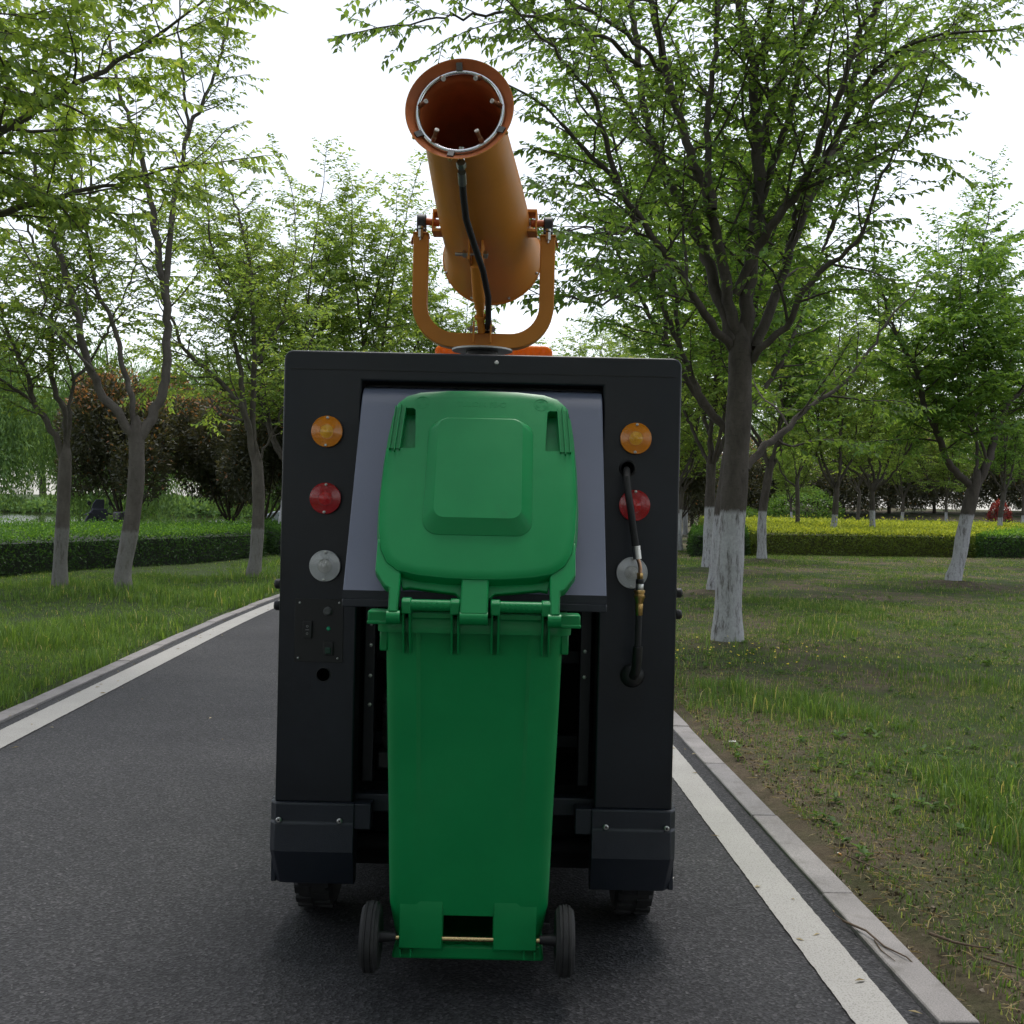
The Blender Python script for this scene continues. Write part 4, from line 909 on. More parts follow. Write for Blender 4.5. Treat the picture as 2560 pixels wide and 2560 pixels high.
def tubes(paths):
    """paths: list of (pts (k,3), radii (k,), sides) -> verts, quads, all open ended"""
    VV, FF, n0 = [], [], 0
    for pts, rad, ns in paths:
        k = len(pts); t = np.gradient(pts, axis=0); t /= np.linalg.norm(t, axis=1, keepdims=True) + 1e-9
        a = np.array([0.31, 0.95, 0.0]) if abs(t[0][2]) > 0.7 else np.array([0, 0, 1.0])
        u = np.cross(t, a); u /= np.linalg.norm(u, axis=1, keepdims=True) + 1e-9; w = np.cross(t, u)
        an = np.arange(ns) * 2 * np.pi / ns
        ring = pts[:, None] + (u[:, None] * np.cos(an)[None, :, None] + w[:, None] * np.sin(an)[None, :, None]) * rad[:, None, None]
        VV.append(ring.reshape(-1, 3))
        i = np.arange(k - 1)[:, None] * ns; j = np.arange(ns)[None, :]; j2 = (j + 1) % ns
        FF.append(np.stack([i + j, i + j2, i + ns + j2, i + ns + j], -1).reshape(-1, 4) + n0); n0 += k * ns
    return np.concatenate(VV), np.concatenate(FF)

def smooth_path(pts, rad, step=0.12, wob=0.0, rng=None):
    pts = np.array(pts, float); k = len(pts)
    seg = np.linalg.norm(np.diff(pts, axis=0), axis=1); s = np.concatenate([[0], np.cumsum(seg)])
    n = max(3, int(s[-1] / step) + 1); q = np.linspace(0, s[-1], n)
    # catmull-rom through the control points
    P = np.vstack([2 * pts[0] - pts[1], pts, 2 * pts[-1] - pts[-2]])
    i = np.clip(np.searchsorted(s, q, side='right') - 1, 0, k - 2); f = ((q - s[i]) / np.maximum(seg[i], 1e-6))[:, None]
    p0, p1, p2, p3 = P[i], P[i + 1], P[i + 2], P[i + 3]
    out = 0.5 * ((2 * p1) + (-p0 + p2) * f + (2 * p0 - 5 * p1 + 4 * p2 - p3) * f ** 2 + (-p0 + 3 * p1 - 3 * p2 + p3) * f ** 3)
    if wob and rng is not None: out[1:-1] += np.cumsum(rng.normal(0, wob, (n - 2, 3)), 0) * 0.0 + rng.normal(0, wob, (n - 2, 3))
    r = np.interp(q, s, np.linspace(rad[0], rad[1], k) if len(rad) == 2 else rad)
    return out, r, q

def unit(v): return v / (np.linalg.norm(v) + 1e-9)

class TreeGen:
    def __init__(s, seed, leaf=0.065, dens=1.0, len2=1.1, len3=0.5, sp2=0.30, sp3=0.17, spl=0.034, droop=0.35, start=0.28, upb=0.25, lmin=0.0):
        s.rng = np.random.RandomState(seed); s.leaf = leaf; s.dens = dens; s.len2, s.len3, s.sp2, s.sp3, s.spl = len2, len3, sp2, sp3, spl; s.droop = droop; s.start = start; s.upb = upb; s.lmin = lmin
        s.lb, s.ld, s.lside = [], [], []
    def branch(s, p, d, L_, r0, n, up_):
        rng = s.rng; pts = [p]; step = L_ / n; d = unit(d)
        for k in range(n):
            d = unit(d + rng.normal(0, 0.13, 3) + np.array([0, 0, up_ * (0.5 - k / n * 1.2)])); pts.append(pts[-1] + d * step)
        return np.array(pts), np.linspace(r0, r0 * 0.35, n + 1)
    def leaves_along(s, pts, spacing, f0=0.0):
        seg = np.linalg.norm(np.diff(pts, axis=0), axis=1); c = np.concatenate([[0], np.cumsum(seg)])
        q = np.arange(c[-1] * f0 + spacing, c[-1] + 0.01, spacing)
        if len(q) == 0: return
        i = np.clip(np.searchsorted(c, q) - 1, 0, len(seg) - 1); f = ((q - c[i]) / seg[i])[:, None]
        b = pts[i] * (1 - f) + pts[i + 1] * f; t = (pts[i + 1] - pts[i]) / seg[i][:, None]
        s.lb.append(b); s.ld.append(t); s.lside.append(np.where(np.arange(len(q)) % 2 == 0, 1.0, -1.0))
    def grow(s, pts, rad, start=None, l2=None):
        """side branches of one limb; returns the wood of this limb"""
        rng = s.rng; wood = []
        seg = np.linalg.norm(np.diff(pts, axis=0), axis=1); c = np.concatenate([[0], np.cumsum(seg)]); T = c[-1]
        st = (s.start if start is None else start) * T; pos = st + rng.rand() * s.sp2; az = rng.rand() * 6.28
        l2 = l2 or s.len2
        while pos < T:
            i = min(np.searchsorted(c, pos), len(seg)) - 1; i = max(i, 0); f = (pos - c[i]) / seg[i]; b = pts[i] * (1 - f) + pts[i + 1] * f; t = unit(pts[i + 1] - pts[i])
            az += 2.4 + rng.normal(0, 0.5); a = np.cross(t, [0.3, 0.1, 0.95]); a = unit(a) if np.linalg.norm(a) > 0.1 else np.array([1.0, 0, 0]); e = np.cross(t, a)
            out = a * math.cos(az) + e * math.sin(az); ang = rng.uniform(0.6, 1.15)
            d = t * math.cos(ang) + out * math.sin(ang); d[2] = d[2] * 0.7 + s.upb * rng.rand()
            L2 = l2 * rng.uniform(0.45, 1.25) * (1 - 0.45 * pos / T); r = np.interp(pos, c, rad)
            if b[2] + d[2] * L2 > s.lmin:
                p2, r2 = s.branch(b, d, L2, min(r * 0.5, 0.008 + 0.007 * L2), 6, 0.05); wood.append((p2, r2, 4)); s.twigs(p2, r2, wood)
            pos += s.sp2 * rng.uniform(0.6, 1.4)
        # leafy tip
        p2, r2 = s.branch(pts[-1], unit(pts[-1] - pts[-2]), s.len2 * 0.8, rad[-1], 5, 0.1); wood.append((p2, r2, 4)); s.twigs(p2, r2, wood)
        return wood
    def twigs(s, pts, rad, wood):
        rng = s.rng; seg = np.linalg.norm(np.diff(pts, axis=0), axis=1); c = np.concatenate([[0], np.cumsum(seg)]); T = c[-1]; pos = 0.12 + rng.rand() * 0.1; k = rng.randint(2)
        while pos < T:
            i = max(min(np.searchsorted(c, pos), len(seg)) - 1, 0); f = (pos - c[i]) / seg[i]; b = pts[i] * (1 - f) + pts[i + 1] * f; t = unit(pts[i + 1] - pts[i])
            sd = np.cross(t, [0, 0, 1.0]); sd = unit(sd) if np.linalg.norm(sd) > 0.05 else np.array([1.0, 0, 0]); k += 1
            d = t * 0.75 + sd * (0.75 if k % 2 else -0.75) + np.array([0, 0, rng.normal(0, 0.28)])
            L3 = s.len3 * rng.uniform(0.5, 1.2) * (1 - 0.4 * pos / T); p3, r3 = s.branch(b, d, L3, 0.0045, 3, -0.12 - s.droop * 0.4); wood.append((p3, r3, 3)); s.leaves_along(p3, s.spl / s.dens)
            pos += s.sp3 * rng.uniform(0.7, 1.3)
        s.leaves_along(pts, s.spl / s.dens, 0.35)
    def leaf_arrays(s):
        rng = s.rng; b = np.concatenate(s.lb); t = np.concatenate(s.ld); sg = np.concatenate(s.lside)[:, None]; n = len(b)
        up_ = np.array([0, 0, 1.0]); sd = np.cross(t, up_); sd /= np.linalg.norm(sd, axis=1, keepdims=True) + 1e-6
        d = t * rng.uniform(0.25, 0.75, (n, 1)) + sd * sg * rng.uniform(0.5, 1.0, (n, 1)) - up_ * (s.droop * rng.uniform(0.2, 1.6, (n, 1))) + rng.normal(0, 0.18, (n, 3))
        nr = up_ + rng.normal(0, 0.38, (n, 3)); ln = s.leaf * rng.uniform(0.6, 1.25, n); wd = ln * rng.uniform(0.42, 0.58, n)
        return b, d, nr, ln, wd

def build_tree(name, gen, limbs, bark, leafmat, loc, label, group, cat='tree', scale=1.0, rz=0.0, flare=1.25, rnd_fn=None, own_leaves=0, view=None):
    root = empty(name, loc, rz); root.scale = (scale,) * 3
    tag(root, label, cat, group); rng = gen.rng
    for k, (r0, r1, pts) in enumerate(limbs):
        p, r, q = smooth_path(pts, (r0, r1) if k == 0 else (r0 * 0.88, r1 * 0.85), 0.11, 0.0)
        if k == 0:
            r = r * (1 + (flare - 1) * np.exp(-np.maximum(p[:, 2], 0) / 0.14)) * (1 + 0.04 * np.sin(q * 9 + 1))
            p[0, 2] -= 0.12; tv = unit(p[-1] - p[-2]); rl_ = r[-1]; p = np.vstack([p] + [p[-1] + tv * rl_ * q_ for q_ in (0.7, 1.4, 2.2, 3.0)]); r = np.concatenate([r, rl_ * np.array([0.95, 0.82, 0.62, 0.35])])
            V, F = tubes([(p, r, 20)])
            ang = np.arctan2(V[:, 1] - np.interp(V[:, 2], p[:, 2], p[:, 1]), V[:, 0] - np.interp(V[:, 2], p[:, 2], p[:, 0]))
            link('trunk', fast_mesh('trunk', V, F, bark, True), root)
        else:
            p[1:-1] += rng.normal(0, 0.012, (len(p) - 2, 3)); r = r * (1 + rng.normal(0, 0.03, len(r)))
            wood = [(p, r, 9 if r0 > 0.04 else 7)] + gen.grow(p, r)
            V, F = tubes(wood); link('limb', fast_mesh('limb', V, F, bark, True), root)
    b, d, nr, ln, wd = gen.leaf_arrays()
    rv = rng.rand(len(b)); rv = np.clip(rv * 0.75 + 0.25 * fbm(b[:, 0] * 1.3 + 7, b[:, 2] * 1.3 + b[:, 1]), 0, 1)
    if rnd_fn is not None: rv = rnd_fn(b, rv)
    if own_leaves:
        w0 = np.array(loc) + b; score = view(w0); pick = np.argsort(score)[:own_leaves]
        leafm = []
        for k in range(6):
            vv, ff = kites(np.zeros((1, 3)), np.array([[0, 1.0, 0]]), np.array([[0, 0, 1.0]]), np.array([1.0]), np.array([0.5]))
            leafm.append(fast_mesh('leaf', vv, ff, leafmat, False, {'rnd': np.full(2, 0.2 + 0.13 * k)}))
        for i in pick:
            dd = Vector(d[i]).normalized(); ss = dd.cross(Vector(nr[i])).normalized(); uu = ss.cross(dd)
            o = link('leaf', leafm[int(rv[i] * 5.99)], root)
            o.matrix_local = Matrix(((ss.x * ln[i], dd.x * ln[i], uu.x * ln[i], b[i][0]), (ss.y * ln[i], dd.y * ln[i], uu.y * ln[i], b[i][1]), (ss.z * ln[i], dd.z * ln[i], uu.z * ln[i], b[i][2]), (0, 0, 0, 1)))
        keep = np.ones(len(b), bool); keep[pick] = False; b, d, nr, ln, wd, rv = b[keep], d[keep], nr[keep], ln[keep], wd[keep], rv[keep]
    V, F = kites(b, d, nr, ln, wd)
    o = link('crown', fast_mesh('crown', V, F, leafmat, False, {'rnd': np.repeat(rv, 2)}), root); o['kind'] = 'stuff'
    return root, len(b)

def vase_limbs(seed, fork=2.2, r=0.11, height=8.0, spread=2.6, n=5, lean=0.0):
    rng = np.random.RandomState(seed); limbs = []
    lx = lean; tp = [(0, 0, -0.02), (lx * 0.3 + rng.normal(0, 0.03), rng.normal(0, 0.03), fork * 0.5), (lx + rng.normal(0, 0.03), rng.normal(0, 0.03), fork)]
    limbs.append((r, r * 0.85, tp)); az = rng.rand() * 6.28
    for k in range(n):
        az += 6.283 / n + rng.normal(0, 0.35); sp_ = spread * rng.uniform(0.35, 1.1); h = height * rng.uniform(0.78, 1.05)
        ca, sa = math.cos(az), math.sin(az); x0, y0 = tp[-1][0], tp[-1][1]; z0 = fork - 0.08 + rng.rand() * 0.12
        fr = (0, 0.10, 0.25, 0.5, 0.78, 1.0); sh = (0, 0.17, 0.38, 0.62, 0.84, 1.0)
        pts = [(x0 + ca * sp_ * b_ + rng.normal(0, 0.09) * (a > 0), y0 + sa * sp_ * b_ + rng.normal(0, 0.09) * (a > 0), z0 + (h - z0) * a) for a, b_ in zip(fr, sh)]
        rl = r * rng.uniform(0.42, 0.62); limbs.append((rl, 0.012, pts))
        # one fork off each limb
        j = 2 + rng.randint(2); b0 = np.array(pts[j]); a2 = az + rng.choice([-1, 1]) * rng.uniform(0.5, 1.0); e = np.array([math.cos(a2), math.sin(a2), 0])
        hh = (h - b0[2]) * 0.85; limbs.append((rl * 0.6, 0.01, [tuple(b0), tuple(b0 + e * sp_ * 0.15 + [0, 0, hh * 0.35]), tuple(b0 + e * sp_ * 0.35 + [0, 0, hh * 0.7]), tuple(b0 + e * sp_ * 0.5 + [0, 0, hh])]))
    return limbs

R1=dict(base=(2.10,11.01),limbs=[
  (0.135,0.115,[(0.0,0.0,-0.01),(-0.0,0.0,0.37),(0.01,0.0,0.88),(0.03,0.0,1.39),(0.05,0.0,1.9),(0.06,0.0,2.36),(0.06,0.0,2.71)]),
  (0.05,0.018,[(-0.02,0.0,2.81),(-0.27,-0.13,3.08),(-0.46,-0.27,3.28),(-0.66,-0.4,3.54),(-0.86,-0.53,3.73),(-1.01,-0.67,3.89),(-1.18,-0.8,4.05),(-1.37,-0.93,4.26),(-1.63,-1.07,4.47),(-1.76,-1.2,4.54)]),
  (0.03,0.012,[(-1.2,-0.9,4.04),(-1.34,-1.04,4.4),(-1.46,-1.18,4.72),(-1.59,-1.32,4.83),(-1.79,-1.46,5.02),(-2.03,-1.6,5.18)]),
  (0.07,0.028,[(-0.0,0.0,2.88),(-0.2,0.09,3.47),(-0.28,0.18,3.77),(-0.39,0.27,4.09),(-0.55,0.36,4.42),(-0.69,0.45,4.72),(-0.86,0.54,5.28),(-0.91,0.63,5.75),(-0.96,0.72,6.27),(-1.06,0.81,6.75),(-1.17,0.9,7.33)]),
  (0.03,0.012,[(-0.68,0.5,4.74),(-0.96,0.78,5.31),(-1.25,1.05,5.97),(-1.44,1.33,6.43),(-1.65,1.6,6.83)]),
  (0.065,0.028,[(0.02,0.0,2.95),(-0.11,-0.07,3.44),(-0.25,-0.15,3.99),(-0.43,-0.22,4.42),(-0.59,-0.3,4.82),(-0.77,-0.37,5.3),(-0.88,-0.45,5.72),(-0.96,-0.52,6.01),(-1.07,-0.6,6.5)]),
  (0.04,0.016,[(-0.28,-0.3,4.07),(-0.35,-0.18,4.86),(-0.27,-0.06,5.5),(-0.24,0.06,6.01),(-0.16,0.18,6.43),(-0.1,0.3,7.06)]),
  (0.085,0.03,[(0.09,0.0,2.81),(0.14,0.04,3.58),(0.2,0.08,4.17),(0.22,0.11,4.65),(0.17,0.15,5.17),(0.14,0.19,5.63),(0.07,0.23,5.97),(-0.02,0.26,6.33),(-0.12,0.3,6.94)]),
  (0.045,0.018,[(0.25,0.2,4.67),(0.39,0.4,5.33),(0.55,0.6,5.7),(0.73,0.8,6.27),(0.84,1.0,6.68),(1.0,1.2,7.53)]),
  (0.035,0.014,[(0.18,0.2,5.56),(0.23,-0.03,5.91),(0.22,-0.27,6.11),(0.2,-0.5,6.57)]),
  (0.055,0.02,[(-0.01,0.0,3.34),(0.17,-0.14,3.75),(0.31,-0.29,3.97),(0.49,-0.43,4.27),(0.58,-0.58,4.54),(0.62,-0.72,4.67),(0.74,-0.87,5.05),(0.8,-1.01,5.38),(0.89,-1.16,5.63),(1.04,-1.3,5.98)]),
  (0.045,0.018,[(0.28,0.2,4.32),(0.43,0.12,4.89),(0.52,0.04,5.26),(0.56,-0.04,5.64),(0.66,-0.12,5.95),(0.79,-0.2,6.42)]),
  (0.06,0.02,[(0.2,0.0,2.82),(0.41,0.09,3.37),(0.54,0.18,3.78),(0.71,0.27,4.23),(0.92,0.36,4.69),(1.12,0.44,5.2),(1.26,0.53,5.64),(1.42,0.62,6.16),(1.56,0.71,6.57),(1.79,0.8,7.1)]),
  (0.03,0.012,[(0.87,0.2,4.69),(1.2,0.53,5.03),(1.6,0.85,5.59),(2.12,1.18,6.15),(2.62,1.5,6.62)]),
  (0.035,0.013,[(0.55,0.4,3.74),(0.65,0.12,4.31),(0.84,-0.16,4.72),(1.13,-0.44,5.32),(1.42,-0.72,5.5),(1.78,-1.0,5.48)]),
  (0.045,0.012,[(0.08,0.0,2.63),(0.25,-0.11,2.83),(0.46,-0.22,3.04),(0.58,-0.34,3.34),(0.77,-0.45,3.54),(0.91,-0.56,3.63),(1.0,-0.67,3.78),(1.11,-0.79,4.23),(1.32,-0.9,4.67)]),
  (0.045,0.014,[(0.14,0.0,1.66),(0.37,0.16,1.91),(0.59,0.31,2.08),(0.77,0.47,2.24),(0.96,0.63,2.39),(1.22,0.79,2.55),(1.51,0.94,2.85),(1.79,1.1,3.24)]),
  (0.03,0.01,[(-0.91,0.6,5.74),(-1.21,0.3,5.85),(-1.61,0.0,5.88),(-2.09,-0.3,5.84),(-2.59,-0.6,5.7),(-2.96,-0.9,5.52)]),
  (0.025,0.01,[(-0.75,-0.2,5.37),(-1.21,-0.55,5.62),(-1.67,-0.9,5.7),(-2.1,-1.25,5.7),(-2.45,-1.6,5.52)]),
  (0.02,0.008,[(-0.68,-0.5,3.52),(-0.9,-0.75,3.38),(-1.14,-1.0,3.18),(-1.42,-1.25,3.0),(-1.7,-1.5,3.02)]),
  (0.02,0.008,[(-0.99,-0.5,3.93),(-1.21,-0.93,3.68),(-1.45,-1.37,3.61),(-1.69,-1.8,3.48)]),
])
L2=dict(base=(-4.97,14.76),limbs=[
  (0.105,0.1,[(-0.01,0.0,-0.01),(-0.03,0.0,0.26),(0.05,0.0,0.77),(0.1,0.0,1.19),(0.12,0.0,1.62),(0.11,0.0,1.99)]),
  (0.07,0.02,[(0.09,0.0,1.97),(-0.04,-0.07,2.23),(-0.28,-0.13,2.5),(-0.4,-0.2,2.86),(-0.49,-0.27,3.12),(-0.56,-0.33,3.53),(-0.66,-0.4,3.91),(-0.75,-0.47,4.27),(-0.84,-0.53,4.52),(-0.91,-0.6,4.79),(-0.94,-0.67,5.03),(-0.99,-0.73,5.36),(-1.1,-0.8,5.82)]),
  (0.08,0.022,[(0.14,0.0,1.99),(0.3,0.08,2.34),(0.4,0.15,2.63),(0.41,0.23,3.07),(0.38,0.3,3.65),(0.31,0.38,4.01),(0.18,0.45,4.61),(0.08,0.53,5.1),(-0.08,0.6,5.71),(-0.18,0.68,6.11),(-0.38,0.75,6.44),(-0.57,0.83,7.09),(-0.7,0.9,7.6)]),
  (0.05,0.012,[(0.34,0.4,3.85),(0.36,0.46,4.85),(0.35,0.53,5.15),(0.43,0.59,5.6),(0.52,0.65,6.22),(0.71,0.71,6.65),(0.89,0.78,7.28),(1.01,0.84,8.1),(1.08,0.9,8.61)]),
  (0.028,0.01,[(0.53,0.6,6.18),(0.5,0.53,6.53),(0.44,0.45,7.14),(0.43,0.38,7.46),(0.46,0.3,7.99)]),
  (0.045,0.012,[(0.09,0.0,2.01),(0.03,0.04,2.52),(-0.1,0.07,2.9),(-0.21,0.11,3.32),(-0.32,0.15,3.61),(-0.51,0.18,3.95),(-0.63,0.22,4.54),(-0.69,0.25,4.73),(-0.67,0.29,5.02),(-0.67,0.33,5.73),(-0.79,0.36,6.44),(-0.85,0.4,7.16)]),
  (0.03,0.01,[(-0.66,0.2,4.7),(-0.76,0.04,4.96),(-0.77,-0.12,5.37),(-0.76,-0.28,5.55),(-0.88,-0.44,5.81),(-0.96,-0.6,6.32)]),
  (0.025,0.008,[(-0.34,-0.3,2.82),(-0.56,-0.45,3.07),(-0.7,-0.6,3.24),(-0.86,-0.75,3.46),(-0.72,-0.9,3.64),(-0.9,-1.05,4.14),(-1.03,-1.2,4.42)]),
])
L1=dict(base=(-6.10,15.50),limbs=[
  (0.095,0.085,[(-0.0,0.0,-0.01),(0.0,0.0,0.42),(0.02,0.0,0.87),(0.03,0.0,1.31),(0.04,0.0,1.73)]),
  (0.055,0.014,[(0.02,0.0,1.71),(-0.13,-0.09,2.14),(-0.34,-0.17,2.48),(-0.36,-0.26,2.76),(-0.51,-0.34,3.13),(-0.62,-0.43,3.46),(-0.74,-0.51,3.93),(-0.8,-0.6,4.43)]),
  (0.05,0.014,[(0.05,0.0,1.73),(0.01,0.07,2.36),(-0.17,0.13,2.66),(-0.26,0.2,3.11),(-0.3,0.27,3.72),(-0.19,0.33,3.85),(-0.5,0.4,4.35),(-0.64,0.47,4.73),(-0.82,0.53,5.24),(-1.04,0.6,6.0)]),
  (0.03,0.01,[(0.07,0.0,1.79),(0.12,-0.07,2.5),(0.17,-0.14,2.85),(0.08,-0.21,3.22),(-0.05,-0.29,3.64),(0.05,-0.36,4.09),(-0.0,-0.43,4.78),(-0.08,-0.5,5.46)]),
  (0.028,0.01,[(-0.35,-0.2,2.48),(-0.48,-0.47,2.65),(-0.64,-0.73,2.79),(-0.75,-1.0,2.96)]),
  (0.028,0.01,[(0.07,0.1,2.81),(0.22,0.28,3.07),(0.36,0.46,3.46),(0.44,0.64,3.8),(0.67,0.82,4.59),(0.54,1.0,5.39)]),
])
L3=dict(base=(-4.19,18.65),limbs=[
  (0.11,0.095,[(-0.02,-0.0,-0.02),(0.02,-0.0,0.2),(0.05,-0.0,0.67),(0.06,-0.0,1.2),(0.03,-0.0,1.81)]),
  (0.06,0.015,[(0.0,-0.0,1.77),(-0.16,-0.09,2.62),(-0.36,-0.18,2.96),(-0.73,-0.26,3.3),(-0.96,-0.35,3.5),(-1.11,-0.44,3.69),(-1.27,-0.53,4.13),(-1.42,-0.61,4.38),(-1.68,-0.7,4.92)]),
  (0.065,0.015,[(0.03,-0.0,1.78),(-0.09,0.08,2.64),(-0.09,0.17,3.54),(-0.16,0.25,4.28),(-0.25,0.33,5.16),(-0.5,0.42,6.06),(-0.77,0.5,6.82)]),
  (0.05,0.014,[(-0.14,-0.0,2.38),(-0.27,0.03,3.16),(-0.36,0.07,3.7),(-0.52,0.1,4.14),(-0.36,0.13,4.39),(-0.8,0.17,5.26),(-0.95,0.2,6.29)]),
  (0.025,0.01,[(0.06,-0.0,1.78),(0.15,-0.12,2.09),(0.38,-0.24,2.45),(0.47,-0.36,2.72),(0.69,-0.48,3.2),(0.91,-0.6,3.64)]),
  (0.025,0.01,[(-0.21,-0.0,2.56),(-0.67,0.25,2.74),(-1.11,0.5,3.2),(-1.49,0.75,3.47),(-1.86,1.0,3.64)]),
  (0.035,0.01,[(-0.09,0.1,3.36),(0.14,0.24,3.92),(0.35,0.38,4.31),(0.31,0.52,4.62),(0.45,0.66,5.39),(0.37,0.8,6.33)]),
])
R4=dict(base=(8.35,21.59),limbs=[
  (0.13,0.125,[(-0.02,-0.0,-0.02),(0.1,-0.0,0.42),(0.17,-0.0,0.92),(0.26,-0.0,1.39),(0.34,-0.0,1.75)]),
  (0.085,0.02,[(0.28,-0.0,1.79),(-0.24,-0.21,2.24),(-0.51,-0.43,2.72),(-0.85,-0.64,3.25),(-1.11,-0.86,3.88),(-1.44,-1.07,4.26),(-1.72,-1.29,4.66),(-1.98,-1.5,5.29)]),
  (0.1,0.02,[(0.39,-0.0,1.79),(0.65,0.13,2.27),(0.87,0.27,2.86),(1.1,0.4,3.35),(1.48,0.53,3.74),(1.85,0.67,4.38),(2.18,0.8,5.45)]),
  (0.05,0.015,[(0.75,0.2,2.42),(0.79,0.22,3.14),(0.65,0.24,3.87),(0.5,0.26,4.59),(0.45,0.28,5.5),(0.54,0.3,6.6)]),
  (0.04,0.012,[(0.35,-0.0,1.9),(0.45,0.16,2.55),(0.19,0.32,3.32),(0.1,0.48,3.7),(0.07,0.64,4.45),(-0.05,0.8,5.59)]),
  (0.035,0.012,[(0.64,0.1,2.27),(0.36,-0.1,2.82),(0.16,-0.3,3.34),(-0.01,-0.5,3.95),(-0.25,-0.7,4.79),(-0.35,-0.9,5.78)]),
])


def near_cam(w):      # how large a leaf shows: distance to the viewpoint, only those ahead of it
    dd = np.linalg.norm(w - np.array([0, 0, CAM_H]), axis=1); ok = (w[:, 1] > 2) & (np.abs(w[:, 0] / np.maximum(w[:, 1], 0.1)) < 0.45) & ((w[:, 2] - CAM_H) / np.maximum(w[:, 1], 0.1) < 0.45)
    return np.where(ok, dd, 1e6)

GZ0 = lambda x, y: float(ground_z(np.array([x]), np.array([y]))[0])
NL = []
def place(spec, name, seed, bark, lm, label, group, own=0, **kw):
    x, y = spec['base']; g_ = TreeGen(seed, **kw)
    r_, n_ = build_tree(name, g_, spec['limbs'], bark, lm, (x, y, GZ0(x, y) - 0.02), label, group, own_leaves=own, view=near_cam)
    NL.append((name, n_)); return r_
GR = 'trees along the right verge'; GL = 'trees along the left verge'
place(R1, 'zelkova_tree', 11, M_BARK_R, G_ZELK, 'large dark branched tree with limewashed trunk just right of the sweeper', GR, 300, leaf=0.082, dens=1.0, len2=1.4, len3=0.6, sp2=0.225, sp3=0.14, spl=0.030, droop=0.45, start=0.16)
place(R4, 'zelkova_tree', 14, M_BARK_R, G_LUSH, 'leaning limewashed tree standing alone in front of the golden hedge at far right', GR, 0, leaf=0.12, len2=1.8, len3=0.75, sp2=0.115, sp3=0.11, spl=0.030, droop=0.35, start=0.2)
place(L2, 'young_zelkova_tree', 12, M_BARK_L, G_SPRING, 'sparse tree with curved pale trunk forking into three, middle of the left trio', GL, 0, leaf=0.085, len2=1.05, len3=0.5, sp2=0.15, sp3=0.12, spl=0.034, droop=0.35, start=0.28)
place(L1, 'young_zelkova_tree', 13, M_BARK_L, G_SPRING, 'slim forked tree nearest the left edge in front of the willow', GL, 0, leaf=0.09, len2=1.3, len3=0.55, sp2=0.12, sp3=0.11, spl=0.030, droop=0.35, start=0.2)
place(L3, 'young_zelkova_tree', 15, M_BARK_L, G_SPRING, 'tree with faded limewash closest to the left flank of the sweeper', GL, 0, leaf=0.09, len2=1.3, len3=0.55, sp2=0.13, sp3=0.11, spl=0.030, droop=0.35, start=0.25)

# tree that stands left of the frame and reaches into its upper left corner
L4 = dict(base=(-5.6, 8.3), limbs=[(0.13, 0.11, [(0, 0, 0), (0.03, 0, 1.0), (0.1, 0.05, 2.3)]),
  (0.07, 0.015, [(0.1, 0.05, 2.25), (0.6, 0.1, 3.1), (1.3, 0.25, 3.75), (2.1, 0.3, 4.3), (2.9, 0.4, 4.9)]),
  (0.06, 0.014, [(0.1, 0.05, 2.3), (0.4, -0.2, 3.3), (1.0, -0.4, 4.2), (1.7, -0.4, 4.9), (2.3, -0.5, 5.5)]),
  (0.05, 0.012, [(0.55, 0.1, 3.05), (1.2, 0.5, 3.4), (1.9, 0.8, 3.7), (2.55, 1.0, 3.95)]),
  (0.05, 0.012, [(0.35, -0.1, 3.0), (1.0, -0.6, 3.6), (1.7, -0.9, 4.1), (2.3, -1.1, 4.5)]),
  (0.06, 0.014, [(0.1, 0.05, 2.3), (-0.3, 0.3, 3.4), (-0.8, 0.6, 4.6), (-1.2, 0.8, 5.8)]),
  (0.06, 0.014, [(0.1, 0.05, 2.3), (0.2, 0.6, 3.4), (0.5, 1.2, 4.6), (0.7, 1.6, 5.8)]),
  (0.05, 0.013, [(0.1, 0.05, 2.3), (-0.2, -0.6, 3.4), (-0.4, -1.2, 4.6), (-0.5, -1.6, 5.6)])])
place(L4, 'overhanging_tree', 21, M_BARK_L, G_SPRING, 'leafy tree outside the left edge whose branches hang into the upper left corner', GL, 300, leaf=0.085, len2=1.25, len3=0.6, sp2=0.12, sp3=0.095, spl=0.025, droop=0.5, start=0.18)

# generic trees: six built, then copied
protos = []
specs = [(101, 2.1, 0.115, 8.2, 2.6, 5, 0.15, G_SPRING, M_BARK_R), (102, 2.4, 0.12, 9.0, 2.4, 5, -0.2, G_LUSH, M_BARK_R), (103, 1.9, 0.10, 7.4, 2.5, 6, 0.05, G_SPRING, M_BARK_R), (104, 2.6, 0.13, 9.4, 2.9, 5, 0.3, G_LUSH, M_BARK_R), (105, 2.2, 0.10, 8.6, 2.0, 4, -0.1, G_SPRING, M_BARK_N)]
PL = []
for sd_, fk, rr_, hh, spd, nn, ln_, lm, bk in specs:
    limbs = vase_limbs(sd_, fk, rr_, hh, spd, nn, ln_)
    PL.append((sd_, limbs, lm, bk))
